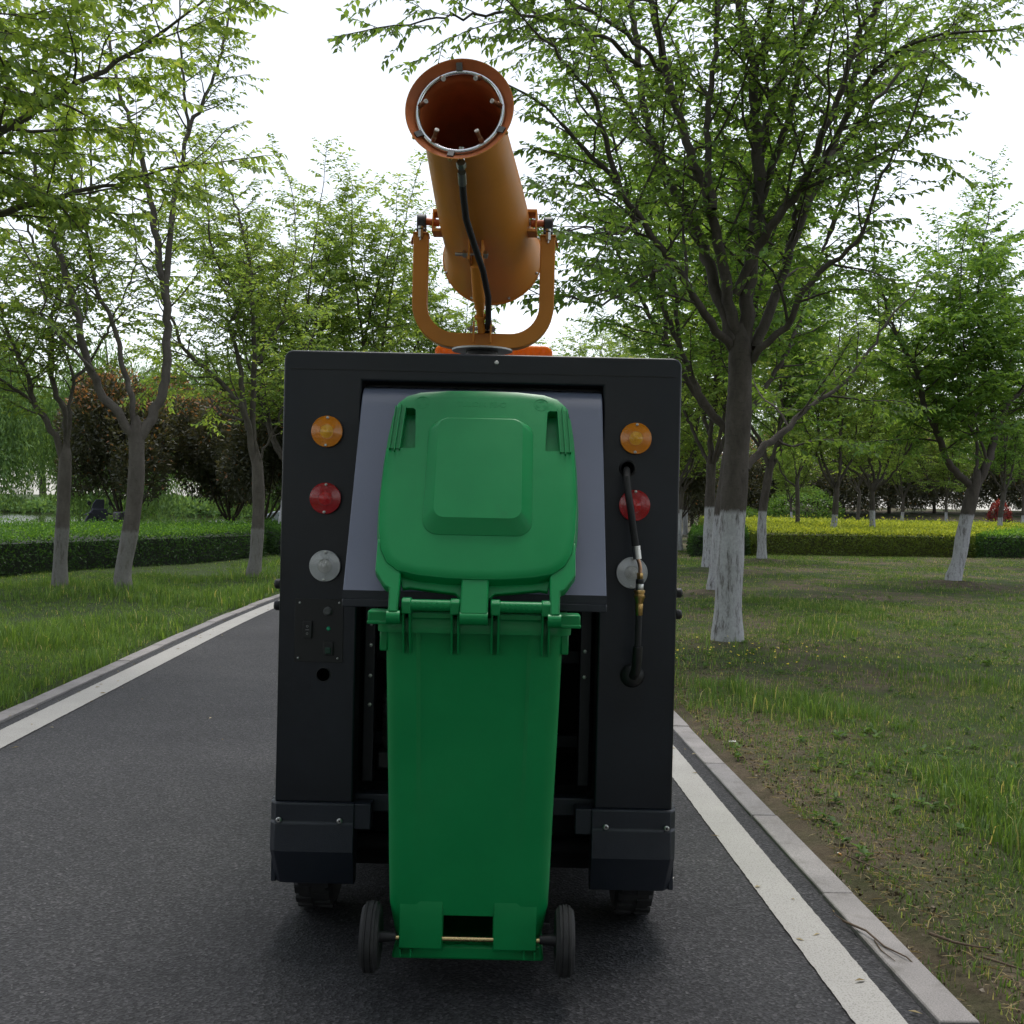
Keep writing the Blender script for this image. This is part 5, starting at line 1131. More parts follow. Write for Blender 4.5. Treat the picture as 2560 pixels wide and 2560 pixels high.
# positions of the trees farther off: x, y, variant, scale, turn, label
PLACES = [
 (3.23, 18.04, 3, 0.95, 0.4, 'slim limewashed trunk standing right behind the big near tree'),
 (4.24, 24.64, 0, 1.05, 1.2, 'limewashed trunk seen just left of the big near tree'),
 (6.54, 29.84, 1, 1.0, 2.2, 'limewashed tree in front of the golden hedge, right of the big near tree'),
 (6.9, 47.0, 2, 1.05, 0.3, 'slim tree at the pale road beside the right flank of the sweeper'),
 (12.7, 50.9, 4, 1.1, 1.0, 'straight trunk rising from the middle of the golden hedge'),
 (13.6, 43.2, 2, 1.15, 4.0, 'forked limewashed tree standing in the golden hedge'),
 (19.4, 64.3, 4, 1.05, 2.0, 'thin trunk in the golden hedge left of the forked tree'),
 (22.2, 52.1, 1, 1.0, 3.1, 'dark trunk at the right end of the golden hedge'),
 (26.5, 78.0, 0, 1.05, 5.0, 'slim tree behind the golden hedge near the leaning tree'),
 (28.8, 76.0, 2, 1.1, 1.7, 'forked tree behind the golden hedge beside the leaning tree'),
 (19.5, 80.0, 2, 0.95, 2.6, 'small low forked tree behind the golden hedge'),
 (33.0, 74.0, 3, 1.0, 0.9, 'tree at the right margin behind the hedge'),
 (15.5, 30.0, 3, 0.95, 2.9, 'bushy tree reaching in from beyond the right margin'),
 (14.0, 24.0, 1, 0.9, 0.7, 'tall tree outside the right margin'),
 (11.0, 39.5, 0, 1.0, 5.6, 'tree behind the front of the golden hedge'),
 (8.8, 58.0, 3, 1.0, 4.4, 'tree beyond the sweeper on the right bank of the road'),
 (-6.0, 29.5, 0, 1.06, 0.2, 'spring-green tree behind the left shoulder of the sweeper'),
 (-4.3, 32.5, 2, 1.20, 2.0, 'spring-green tree whose forks show beside the cannon yoke'),
 (-2.4, 36.0, 4, 1.0, 3.6, 'thin spring-green tree low behind the cannon'),
 (2.6, 40.0, 4, 0.92, 0.8, 'low tree seen over the right shoulder of the sweeper'),
 (5.3, 36.0, 0, 0.95, 2.7, 'tree whose twigs show between cannon and big tree'),
 (0.6, 60.0, 2, 1.0, 1.4, 'far tree beyond the road behind the cannon'),
]
BEHIND = [(-6.5, 1.5, 3, 1.0, 0.3), (4.6, 2.2, 1, 1.0, 1.9), (-6.0, -4.5, 0, 1.05, 4.0), (4.4, -3.6, 3, 1.0, 2.9), (-5.6, -10.0, 1, 1.0, 0.9), (5.0, -9.0, 0, 1.05, 3.3), (-1.2, -13.0, 1, 1.0, 5.1), (-8.5, -15.5, 3, 1.1, 1.4), (6.5, -15.0, 1, 1.1, 2.2), (2.2, -15.0, 3, 1.1, 0.1), (-4.5, -17.0, 3, 1.15, 4.1), (0.5, -20.0, 1, 1.2, 2.6), (9.5, -8.0, 3, 1.1, 1.0), (-10.5, -8.0, 1, 1.1, 3.0), (10.5, -17.0, 3, 1.2, 0.5), (-13.0, -15.0, 1, 1.2, 5.5), (5.0, -22.0, 3, 1.3, 3.7), (-5.0, -23.0, 1, 1.3, 2.0)]  # unseen trees, added and enlarged to darken the side behind the viewpoint
built = {}
def put(x, y, v, sc_, rz, label, group, fulld=True):
    loc = (x, y, GZ0(x, y) - 0.03)
    if v not in built:
        sd_, limbs, lm, bk = PL[v]
        g_ = TreeGen(sd_ + 50, leaf=0.125, len2=1.5, len3=0.65, sp2=0.17, sp3=0.125, spl=0.041, droop=0.35, start=0.16)
        r_, n_ = build_tree('park_tree', g_, limbs, bk, lm, loc, label, group, scale=sc_, rz=rz); built[v] = r_; NL.append(('park_tree', n_)); return r_
    r_ = copy_tree(built[v]); r_.location = loc; r_.rotation_euler = (0, 0, rz); r_.scale = (sc_,) * 3; tag(r_, label, 'tree', group); return r_
for x, y, v, sc_, rz, lab in PLACES: put(x, y, v, sc_, rz, lab, 'park trees in the background')
for x, y, v, sc_, rz in BEHIND: put(x, y, v, sc_ * (1.25 if y < -8 else 1.0), rz, 'unseen park tree added behind the viewpoint to shade the near side', 'unseen shade trees added behind the viewpoint')

# ---- dense photinia trees with coppery young tips
def photinia(seed, w=2.3, h=4.9, base=1.15, n=15000):
    rng = np.random.RandomState(seed); limbs = [(0.09, 0.08, [(0, 0, 0), (0.02, 0.01, 0.25), (0.04, 0, 0.55)])]; wood = []
    for k in range(7):
        az = k * 0.9 + rng.rand() * 0.4; sp_ = w * rng.uniform(0.3, 0.8); ca, sa = math.cos(az), math.sin(az); hh = h * rng.uniform(0.6, 0.95)
        wood.append((0.045, 0.01, [(0.04, 0, 0.5), (ca * sp_ * 0.3, sa * sp_ * 0.3, 1.1), (ca * sp_ * 0.65, sa * sp_ * 0.65, 1.1 + (hh - 1.1) * 0.45), (ca * sp_, sa * sp_, hh)]))
    lob = [(rng.normal(0, 0.45) * w * 0.6, rng.normal(0, 0.45) * w * 0.6, base + (h - base) * rng.uniform(0.25, 0.8), rng.uniform(0.45, 0.75)) for _ in range(16)] + [(0, 0, base + (h - base) * 0.45, 1.0)]
    if base < 0.6: lob += [(math.cos(k) * w * 0.55, math.sin(k) * w * 0.55, base + (h - base) * 0.22, 0.6) for k in (0, 0.8, 1.6, 2.4, 3.2, 4.0, 4.8, 5.6)]
    P_, D_, T_ = [], [], []
    per = n // len(lob)
    for lx, ly, lz, ls in lob:
        v = rng.normal(0, 1, (per, 3)); v /= np.linalg.norm(v, axis=1, keepdims=True); r = rng.uniform(0.72, 1.0, per)[:, None] * (1 + 0.16 * (fbm(v[:, 0] * 4 + lx * 3 + 9, v[:, 2] * 4 + v[:, 1] * 3 + ly) - 0.5))[:, None]
        rad = np.array([w * 0.62 * ls, w * 0.62 * ls, (h - base) * 0.45 * ls])
        p = np.array([lx, ly, lz]) + v * r * rad; P_.append(p); D_.append(v)
    P_ = np.concatenate(P_); D_ = np.concatenate(D_); ok = (P_[:, 2] > base - 0.25) & (P_[:, 2] < h + 0.3); P_, D_ = P_[ok], D_[ok]
    m_ = len(P_); hf = np.clip((P_[:, 2] - base) / (h - base), 0, 1); out = np.clip(np.hypot(P_[:, 0], P_[:, 1]) / w, 0, 1)
    rv = 0.10 + 0.48 * rng.rand(m_) * (0.55 + 0.45 * (D_[:, 2] > 0)); tip = rng.rand(m_) < np.clip((hf - 0.6) * 1.6 + (out - 0.85) * 0.4, 0.015, 0.75); rv = np.where(tip, 0.70 + 0.3 * rng.rand(m_), rv)
    d = D_ * 0.8 + rng.normal(0, 0.5, (m_, 3)) + [0, 0, 0.25]
    nr = D_ + rng.normal(0, 0.5, (m_, 3)); ln = rng.uniform(0.10, 0.17, m_)
    return limbs, wood, P_, d, nr, ln, ln * 0.42, rv
def build_shrub_tree(name, data, loc, label, group, leafmat, bark, sc_=1.0, rz=0.0):
    limbs, wood, b, d, nr, ln, wd, rv = data; root = empty(name, loc, rz); root.scale = (sc_,) * 3; tag(root, label, 'tree', group)
    p, r, q = smooth_path(limbs[0][2], limbs[0][:2], 0.1); p[0, 2] -= 0.1; V, F = tubes([(p, r, 12)]); link('trunk', fast_mesh('trunk', V, F, bark, True), root)
    for r0, r1, pts in wood:
        p, r, q = smooth_path(pts, (r0, r1), 0.15); V, F = tubes([(p, r, 7)]); link('limb', fast_mesh('limb', V, F, bark, True), root)
    V, F = kites(b, d, nr, ln, wd); o = link('crown', fast_mesh('crown', V, F, leafmat, False, {'rnd': np.repeat(rv, 2)}), root); o['kind'] = 'stuff'; return root
ph = [build_shrub_tree('photinia_tree', photinia(31, 2.35, 5.0, 1.1, 27000), (-11.9, 35.0, 0), 'round coppery photinia tree above the parked scooter', 'photinia trees by the lake', G_PHOT, M_BARK_D),
      build_shrub_tree('photinia_tree', photinia(32, 2.7, 5.0, 1.05, 30000), (-9.0, 36.5, 0), 'wide dark photinia tree with russet top between the pale trunks', 'photinia trees by the lake', G_PHOT, M_BARK_D)]
ph.append(build_shrub_tree('photinia_tree', photinia(33, 2.5, 4.4, 0.35, 24000), (13.5, 86, GZ0(13.5, 86)), 'low russet photinia by the far whitewashed trunks', 'photinia trees behind the golden hedge', G_PHOT, M_BARK_D, 1.35))
GP = 'photinia trees by the lake'
def cp(src, x, y, sc_, rz, label, group, cat='tree'):
    r_ = copy_tree(src); r_.location = (x, y, GZ0(x, y)); r_.scale = (sc_,) * 3; r_.rotation_euler = (0, 0, rz); tag(r_, label, cat, group); return r_
cp(ph[0], -7.3, 33.5, 0.95, 1.4, 'dark photinia tree half hidden by the left flank of the sweeper', GP)
for (x, y, s_c, rz, k, lab) in ((8.0, 56, 1.1, 0.5, 0, 'russet photinia tree beside the pale far road'), (17.5, 90, 1.5, 1.9, 2, 'dark photinia tree behind the small forked tree'), (21.5, 91, 1.55, 3.0, 2, 'dark photinia tree above the green mounds'), (25.5, 88, 1.4, 4.2, 2, 'dark photinia tree just right of the green mounds'), (29.3, 89, 1.6, 0.9, 2, 'broad dark photinia tree behind the middle of the golden hedge'), (33.2, 90, 1.55, 2.2, 2, 'russet photinia tree left of the leaning trunk'), (38.5, 91, 1.7, 5.9, 2, 'large russet photinia tree behind the leaning trunk'), (43.5, 93, 1.7, 1.2, 2, 'photinia tree at the far right edge'), (48.0, 96, 1.7, 3.2, 0, 'photinia tree outside the right edge')):
    cp(ph[k], x, y, s_c, rz, lab, 'photinia trees behind the golden hedge')

# ---- willows by the lake
def willow(seed, h=8.5, w=3.4, strands=1000, leaf=0.13):
    rng = np.random.RandomState(seed); limbs = [(0.22, 0.18, [(0, 0, 0), (0.1, 0, 1.2), (0.15, 0.1, 2.4)])]; wood = []
    tips = []
    for k in range(9):
        az = k * 0.7 + rng.rand() * 0.4; sp_ = w * rng.uniform(0.3, 0.9); ca, sa = math.cos(az), math.sin(az); hh = h * rng.uniform(0.7, 1.0)
        pts = [(0.15, 0.1, 2.3), (ca * sp_ * 0.3, sa * sp_ * 0.3, 2.3 + (hh - 2.3) * 0.5), (ca * sp_ * 0.7, sa * sp_ * 0.7, 2.3 + (hh - 2.3) * 0.9), (ca * sp_, sa * sp_, hh)]
        wood.append((0.08, 0.02, pts)); tips.append(np.array(pts))
    B, D = [], []
    for k in range(strands):
        tp = tips[rng.randint(len(tips))]; f = rng.uniform(0.3, 1.0) * 3; i = min(int(f), 2); p = tp[i] + (tp[i + 1] - tp[i]) * (f - i) + rng.normal(0, 0.45, 3)
        L_ = min(rng.uniform(1.8, 5.5), p[2] - rng.uniform(0.9, 2.4)); 
        if L_ < 0.6: continue
        o = unit(np.array([p[0], p[1], 0]) + rng.normal(0, 0.3, 3)); n = int(L_ / 0.11); s = np.linspace(0, 1, n)[:, None]
        q = p + o * 0.7 * np.sqrt(s) * [1, 1, 0] + np.array([0, 0, -1.0]) * L_ * s + rng.normal(0, 0.05, (n, 3)); B.append(q); D.append(np.tile(np.array([0, 0, -1.0]), (n, 1)) + rng.normal(0, 0.45, (n, 3)))
    B = np.concatenate(B); D = np.concatenate(D); m_ = len(B); nr = rng.normal(0, 1, (m_, 3)); ln = leaf * rng.uniform(1.0, 2.0, m_)
    return limbs, wood, B, D, nr, ln, ln * 0.26, rng.rand(m_)
wl = [build_shrub_tree('willow_tree', willow(41), (-20.2, 43.0, GZ0(-20.2, 43)), 'weeping willow trailing over the lake at the left edge', 'willows around the lake', G_WILLOW, M_BARK_N), build_shrub_tree('willow_tree', willow(42, 9.5, 4.0, 1150), (-16.0, 46.0, GZ0(-16, 46)), 'weeping willow behind the leftmost photinia tree', 'willows around the lake', G_WILLOW, M_BARK_N)]
for (x, y, s_c, rz, k, lab) in ((-11.5, 52, 1.0, 1.0, 0, 'pale willow between the two photinia trees'), (-8.2, 50, 1.0, 2.0, 1, 'pale willow behind the left shoulder of the sweeper'), (-30, 122, 1.6, 0.4, 0, 'far bank willow opposite the scooter'), (-40, 124, 1.7, 1.4, 1, 'far bank willow left of the scooter'), (-50, 122, 1.75, 2.4, 0, 'far bank willow near the left edge'), (-21, 124, 1.6, 3.4, 1, 'far bank willow seen under the photinia crowns'), (-62, 126, 1.5, 4.4, 1, 'far bank willow outside the left edge'), (-13, 126, 1.6, 5.0, 0, 'far bank willow beside the sweeper'), (-26, 130, 1.8, 0.9, 0, 'tall far bank willow behind the photinia gap'), (-35, 131, 1.8, 2.9, 1, 'tall far bank willow in the second row'), (-45, 131, 1.8, 4.9, 0, 'tall far bank willow in the second row at left'), (60, 128, 1.4, 0.2, 1, 'pale far tree beyond the right hedge'), (30, 130, 1.4, 1.2, 0, 'pale far tree beyond the dark photinias'), (45, 135, 1.5, 2.2, 1, 'pale far tree behind the leaning trunk'), (16, 132, 1.4, 3.1, 0, 'pale far tree past the far road')):
    cp(wl[k], x, y, s_c, rz, lab, 'willows around the lake')

# ---- hedges: leafy shell over a solid core painted dark like the shaded inside
def box_leaves(rng, poly_fn, npts, ztop, size, jit):
    """poly_fn(u, v) -> x, y for the unit square; returns leaves over top and sides"""
    u, v = rng.rand(npts), rng.rand(npts); x, y = poly_fn(u, v); wav = (fbm(x * 0.7, y * 0.7) - 0.5) * 0.16
    return x, y, ztop + wav
def hedge(name, P00, P10, P11, P01, ztop, ntop, nside, leaf, mat, label, topr, sider, seed, corem, cat='hedge', loc_group=None):
    """corners: front-left, front-right, back-right, back-left"""
    rng = np.random.RandomState(seed); P = [np.array(p, float) for p in (P00, P10, P11, P01)]
    f = lambda u, v: ((1 - u)[:, None] * ((1 - v)[:, None] * P[0] + v[:, None] * P[3]) + u[:, None] * ((1 - v)[:, None] * P[1] + v[:, None] * P[2]))
    root = empty(name, (P[0][0], P[0][1], 0)); tag(root, label, cat, loc_group); O = np.array([P[0][0], P[0][1], 0])
    q = f(rng.rand(ntop), rng.rand(ntop) ** 1.35); z = ztop + (fbm(q[:, 0] * 0.8, q[:, 1] * 0.8) - 0.5) * 0.16 + rng.normal(0, 0.045, ntop) + np.where(rng.rand(ntop) < 0.08, rng.exponential(0.07, ntop), 0)
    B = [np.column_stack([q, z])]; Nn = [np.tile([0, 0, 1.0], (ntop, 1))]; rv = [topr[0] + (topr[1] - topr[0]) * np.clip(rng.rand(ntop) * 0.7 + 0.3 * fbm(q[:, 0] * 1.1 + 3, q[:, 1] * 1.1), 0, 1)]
    for a, b_ in ((0, 1), (1, 2), (0, 3)):
        ln_ = np.linalg.norm(P[b_] - P[a]); m_ = int(nside * ln_); s = rng.rand(m_)[:, None]; e = P[a] * (1 - s) + P[b_] * s; zz = ztop * rng.rand(m_) ** 0.85
        nn = np.array([(P[b_] - P[a])[1], -(P[b_] - P[a])[0]]) / ln_
        if a == 0 and b_ == 3: nn = -nn
        bulge = (fbm(e[:, 0] * 2 + e[:, 1] * 1.3, zz * 4) - 0.45) * 0.22 - 0.10 * (zz / ztop) ** 3
        B.append(np.column_stack([e + nn * bulge[:, None] + rng.normal(0, 0.03, (m_, 2)), zz])); Nn.append(np.tile([nn[0], nn[1], 0.3], (m_, 1)))
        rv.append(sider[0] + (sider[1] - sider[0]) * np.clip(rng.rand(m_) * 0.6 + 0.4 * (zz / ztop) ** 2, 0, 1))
    B = np.concatenate(B); Nn = np.concatenate(Nn); rv = np.concatenate(rv); m_ = len(B)
    d = Nn * 0.6 + rng.normal(0, 0.6, (m_, 3)); nr = Nn + rng.normal(0, 0.6, (m_, 3)); dist = np.hypot(B[:, 0], B[:, 1]); ln = leaf * rng.uniform(0.7, 1.3, m_) * np.clip(dist / 30, 0.8, 2.2)
    V, F = kites(B - O, d, nr, ln, ln * 0.5); o = link('foliage', fast_mesh('foliage', V, F, mat, False, {'rnd': np.repeat(rv, 2)}), root); o['kind'] = 'stuff'
    g_ = [f(np.array([u]), np.array([v]))[0] for u, v in ((0.01, 0.015), (0.99, 0.015), (0.99, 0.985), (0.01, 0.985))]
    MB().prism([(p[0] - O[0], p[1] - O[1]) for p in g_], lambda a, b_, d_: (a, b_, d_), -0.05, ztop - 0.10).build('dark_core', corem, root, False)
    return root
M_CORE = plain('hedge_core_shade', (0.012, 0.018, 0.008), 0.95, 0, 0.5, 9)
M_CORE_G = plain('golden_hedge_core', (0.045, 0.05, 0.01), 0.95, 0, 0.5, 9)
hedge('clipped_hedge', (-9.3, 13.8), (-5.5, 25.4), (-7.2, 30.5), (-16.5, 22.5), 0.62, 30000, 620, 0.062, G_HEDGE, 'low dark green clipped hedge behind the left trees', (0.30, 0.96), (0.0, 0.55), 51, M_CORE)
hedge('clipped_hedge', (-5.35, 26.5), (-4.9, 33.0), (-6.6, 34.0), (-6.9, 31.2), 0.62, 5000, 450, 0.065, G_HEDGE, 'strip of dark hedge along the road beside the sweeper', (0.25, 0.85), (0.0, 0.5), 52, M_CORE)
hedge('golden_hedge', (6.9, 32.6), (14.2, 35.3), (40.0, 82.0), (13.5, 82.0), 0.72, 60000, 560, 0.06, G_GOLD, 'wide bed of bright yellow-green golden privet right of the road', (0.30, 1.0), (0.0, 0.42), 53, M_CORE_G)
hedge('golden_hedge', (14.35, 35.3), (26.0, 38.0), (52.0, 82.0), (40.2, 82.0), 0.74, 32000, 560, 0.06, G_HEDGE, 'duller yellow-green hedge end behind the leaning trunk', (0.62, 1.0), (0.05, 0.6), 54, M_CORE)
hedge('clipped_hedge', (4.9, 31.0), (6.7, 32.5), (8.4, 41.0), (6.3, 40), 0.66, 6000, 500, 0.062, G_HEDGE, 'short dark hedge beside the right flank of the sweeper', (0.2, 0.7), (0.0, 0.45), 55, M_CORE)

hedge('clipped_hedge', (-16, -19), (16, -19), (16, -24), (-16, -24), 1.6, 6000, 300, 0.10, G_HEDGE, 'unseen tall hedge added behind the viewpoint to block light', (0.1, 0.6), (0.0, 0.45), 56, M_CORE)  # added out of view to darken the side behind the viewpoint

# ---- round bushes
def bush(name, loc, w, h, n, leaf, mat, label, rr0, rr1, seed, group=None, cat='bush'):
    rng = np.random.RandomState(seed); v = rng.normal(0, 1, (n, 3)); v[:, 2] = np.abs(v[:, 2]); v /= np.linalg.norm(v, axis=1, keepdims=True)
    r = rng.uniform(0.8, 1.0, n) * (1 + 0.35 * (fbm(v[:, 0] * 3 + seed, v[:, 1] * 3 + v[:, 2] * 2) - 0.5)); b = v * r[:, None] * [w, w, h]
    root = empty(name, loc); tag(root, label, cat, group)
    d = v * 0.7 + rng.normal(0, 0.6, (n, 3)); ln = leaf * rng.uniform(0.7, 1.3, n); V, F = kites(b, d, v + rng.normal(0, 0.5, (n, 3)), ln, ln * 0.5)
    rv = np.clip(rr0 + (rr1 - rr0) * (0.6 * rng.rand(n) + 0.4 * v[:, 2]), 0, 1)
    o = link('foliage', fast_mesh('foliage', V, F, mat, False, {'rnd': np.repeat(rv, 2)}), root); o['kind'] = 'stuff'
    wood = []
    for k in range(9):
        a = k * 0.7; wood.append((np.array([[0, 0, -0.05], [math.cos(a) * w * 0.3, math.sin(a) * w * 0.3, h * 0.4], [math.cos(a) * w * 0.7, math.sin(a) * w * 0.7, h * 0.75]]), np.array([0.025, 0.018, 0.008]), 5))
    V, F = tubes(wood); link('stems', fast_mesh('stems', V, F, M_BARK_D, True), root); return root
for i, (x, y, w, h, lab) in enumerate(((36.6, 86.0, 0.9, 1.5, 'bright crimson round bush right of the leaning trunk'),)):
    bush('red_bush', (x, y, GZ0(x, y)), w, h, 1500, 0.13, G_RED, lab, 0.0, 1.0, 60 + i, None)
for i, (x, y, w, h, lab) in enumerate(((22.0, 86.5, 3.0, 2.2, 'wide bright green clipped mound behind the hedge trees'), (17.0, 87.5, 2.3, 1.7, 'smaller green mound left of the wide one'))):
    bush('green_mound', (x, y, GZ0(x, y)), w, h, 6000, 0.16, G_LUSH, lab, 0.1, 0.8, 64 + i, 'green mounds')
for i, (x, y, w, h) in enumerate(((-34, 116.5, 5, 1.6), (-44, 117, 6, 1.5), (-24, 117, 5, 1.8), (-55, 117, 6, 1.4), (-16, 117, 4, 1.6))):
    bush('bank_reeds', (x, y, -0.3), w, h, 3500, 0.5, G_WILLOW, '%s clump of pale reeds on the far bank counted from the left' % ('third', 'second', 'fourth', 'first', 'fifth')[i], 0.2, 1.0, 70 + i, 'reed clumps on the far bank', 'reeds')
# ================================================================== GRASS, LITTER, PARKED VEHICLES
def blades(rng, x, y, z, h, w, lean, nseg):
    """bent tapering blades. nseg 1 -> one triangle, 2 -> quad + triangle"""
    n = len(x); az = rng.rand(n) * 6.283; d = np.column_stack([np.cos(az), np.sin(az)]); s = np.column_stack([-d[:, 1], d[:, 0]]) * (w * 0.5)[:, None]
    base = np.column_stack([x, y, z - 0.01]); l1 = (lean * 0.3 * h)[:, None]; l2 = (lean * h)[:, None]; S = np.column_stack([s, np.zeros(n)]); i = np.arange(n)[:, None]
    tip = base + np.column_stack([d * l2, h * np.sqrt(np.clip(1 - 0.75 * lean ** 2, 0.1, 1))])
    if nseg == 1:
        V = np.stack([base - S, base + S, tip], 1); return V.reshape(-1, 3), [i * 3 + np.array([[0, 1, 2]])], np.ones(n, int)
    mid = base + np.column_stack([d * l1, h * 0.6])
    V = np.stack([base - S, base + S, mid - S * 0.75, mid + S * 0.75, tip], 1)
    return V.reshape(-1, 3), [i * 5 + np.array([[0, 1, 3, 2]]), i * 5 + np.array([[2, 3, 4]])], None
def grass_patch(name, label, regions, seed, dens_fn, hgt_fn, dry, gm):
    rng = np.random.RandomState(seed); VV, Q, T, rq, rt_, n0 = [], [], [], [], [], 0
    for (x0, x1, y0, y1, per, nb, nseg, wd) in regions:
        m_ = int((x1 - x0) * (y1 - y0) * per); cx_ = rng.uniform(x0, x1, m_); cy_ = rng.uniform(y0, y1, m_)
        dl = cx_ - road_c(cy_); ok = (np.abs(dl) > HALF + 0.13) & (rng.rand(m_) < dens_fn(cx_, cy_)) & (lake_mask(cx_, cy_) < 0.15); cx_, cy_ = cx_[ok], cy_[ok]
        hh = hgt_fn(cx_, cy_) * rng.uniform(0.6, 1.3, len(cx_)); rb_ = rng.rand(len(cx_))
        x = np.repeat(cx_, nb) + rng.normal(0, 0.03, len(cx_) * nb); y = np.repeat(cy_, nb) + rng.normal(0, 0.03, len(cx_) * nb)
        dl = np.abs(x - road_c(y)); keep = dl > HALF + 0.115; h = (np.repeat(hh, nb) * rng.uniform(0.45, 1.25, len(x)))[keep]; rb2 = np.repeat(rb_, nb)[keep]; x, y = x[keep], y[keep]
        lean = np.clip(rng.normal(0.45, 0.28, len(x)), 0.02, 1.0); w = wd * rng.uniform(0.6, 1.3, len(x)) * np.clip(h / 0.15, 0.7, 1.6)
        V, F, one = blades(rng, x, y, ground_z(x, y), h, w, lean, nseg)
        rv = np.clip(0.55 * rng.rand(len(x)) + 0.4 * rb2, 0, 0.92); rv = np.where(rng.rand(len(x)) < dry, 0.93 + 0.07 * rng.rand(len(x)), rv)
        VV.append(V)
        if nseg == 1: T.append(F[0] + n0); rt_.append(rv)
        else: Q.append(F[0] + n0); rq.append(rv); T.append(F[1] + n0); rt_.append(rv)
        n0 += len(V)
    fs = ([np.concatenate(Q)] if Q else []) + [np.concatenate(T)]; at_ = np.concatenate(rq + rt_)
    o = link(name, fast_mesh(name, np.concatenate(VV), fs, gm, False, {'rnd': at_})); tag(o, label, 'grass', kind='stuff'); return o
def dR(x, y):
    base = sstep(0.40, 0.63, fbm(x * 0.55 + 3, y * 0.55 + 8, 4)); edge = sstep(2.0, 2.75, x - road_c(y))
    far = sstep(12, 17, y) * (1 - 0.55 * sstep(0.45, 0.55, fbm(x * 0.3, y * 0.9 + 5)))
    tr = np.ones_like(x)
    for bx, by in ((2.1, 11.0), (8.35, 21.6), (3.23, 18.0), (6.54, 29.8), (4.24, 24.6)): tr = tr * sstep(0.25, 1.0, np.hypot(x - bx, (y - by) * 0.8))
    return np.clip((0.42 + 0.58 * base) * (0.3 + 0.7 * edge), 0, 1) * (0.25 + 0.75 * tr)
def hR(x, y): return 0.035 + 0.10 * sstep(0.48, 0.74, fbm(x * 0.9 + 30, y * 0.9, 3)) * (1 - 0.5 * sstep(12, 18, y))
def dL(x, y): return 0.55 + 0.45 * sstep(0.3, 0.5, fbm(x * 0.8, y * 0.8 + 40, 3))
def hL(x, y): return 0.05 + 0.11 * sstep(0.42, 0.7, fbm(x * 0.7 + 12, y * 0.7, 3))
grass_patch('verge_grass', 'patchy grass tufts and weeds on the brown right verge', [(0.9, 4.6, 2.4, 9.0, 330, 9, 2, 0.0065), (0.3, 9.0, 9.0, 17.0, 190, 8, 2, 0.009), (0.5, 17.0, 17.0, 36.0, 80, 7, 1, 0.016)], 81, dR, hR, 0.06, G_GRASS_R)
grass_patch('verge_grass', 'lush long grass covering the left verge', [(-6.5, -2.6, 5.0, 11.0, 330, 9, 2, 0.0065), (-11.5, -2.6, 11.0, 19.0, 160, 8, 2, 0.009), (-10.0, -2.0, 19.0, 34.0, 45, 7, 1, 0.016)], 82, dL, hL, 0.04, G_GRASS)

def short_h(x, y): return 0.024 + 0.04 * fbm(x * 2 + 5, y * 2, 2)
def short_d(x, y): return np.clip(0.25 + 1.3 * (fbm(x * 0.8 + 21, y * 0.8 + 4, 4) - 0.32), 0.05, 1) * (0.3 + 0.7 * sstep(2.1, 2.7, np.abs(x - road_c(y))))
grass_patch('short_turf', 'thin short turf between the tufts on the right verge', [(0.9, 4.6, 2.4, 9.0, 800, 6, 1, 0.006), (0.3, 9.0, 9.0, 17.0, 330, 6, 1, 0.010), (0.5, 16.0, 17.0, 34.0, 60, 6, 1, 0.018)], 85, short_d, short_h, 0.22, G_GRASS_R)
grass_patch('short_turf', 'short turf between the long grass on the left verge', [(-6.5, -2.6, 5.0, 11.0, 500, 6, 1, 0.006), (-11.0, -2.6, 11.0, 19.0, 230, 6, 1, 0.010)], 86, short_d, short_h, 0.12, G_GRASS)

# broad-leaved weeds (rosettes) low on the right verge
rng = np.random.RandomState(83)
m_ = 1500; wx = rng.uniform(1.2, 9, m_); wy = rng.uniform(2.6, 18, m_); ok = (wx - road_c(wy) > HALF + 0.2) & (fbm(wx * 0.9 + 60, wy * 0.9, 3) > 0.5); wx, wy = wx[ok], wy[ok]
nb = 9; x = np.repeat(wx, nb); y = np.repeat(wy, nb); n = len(x); az = rng.rand(n) * 6.28; d = np.column_stack([np.cos(az), np.sin(az), rng.uniform(0.1, 0.8, n)])
b = np.column_stack([x, y, ground_z(x, y) + rng.uniform(0, 0.03, n)]); ln = rng.uniform(0.02, 0.055, n); V, F = kites(b, d, np.tile([0, 0, 1.0], (n, 1)) + rng.normal(0, 0.2, (n, 3)), ln, ln * 0.5)
o = link('low_weeds', fast_mesh('low_weeds', V, F, G_GRASS_R, False, {'rnd': np.repeat(rng.rand(n) * 0.6, 2)})); tag(o, 'low broad-leaved weeds scattered over the right verge', 'weeds', kind='stuff')
# dry straw litter and petals along the kerb
m_ = 6000; wy = rng.uniform(2.4, 13, m_); wx = road_c(wy) + HALF + 0.12 + np.abs(rng.normal(0, 0.55, m_)); az = rng.rand(m_) * 6.28
d = np.column_stack([np.cos(az), np.sin(az), rng.normal(0, 0.12, m_)]); ln = rng.uniform(0.02, 0.07, m_); V, F = kites(np.column_stack([wx, wy, ground_z(wx, wy) + 0.004]), d, np.tile([0, 0, 1.0], (m_, 1)), ln, np.full(m_, 0.003))
M_STRAW = leaf_mat('dry_straw', [(0, (0.16, 0.12, 0.06)), (0.7, (0.27, 0.22, 0.13)), (1, (0.36, 0.31, 0.21))], 0.1)
o = link('straw_litter', fast_mesh('straw_litter', V, F, M_STRAW, False, {'rnd': np.repeat(rng.rand(m_), 2)})); tag(o, 'dry straw and mown clippings along the right kerb', 'straw', kind='stuff')
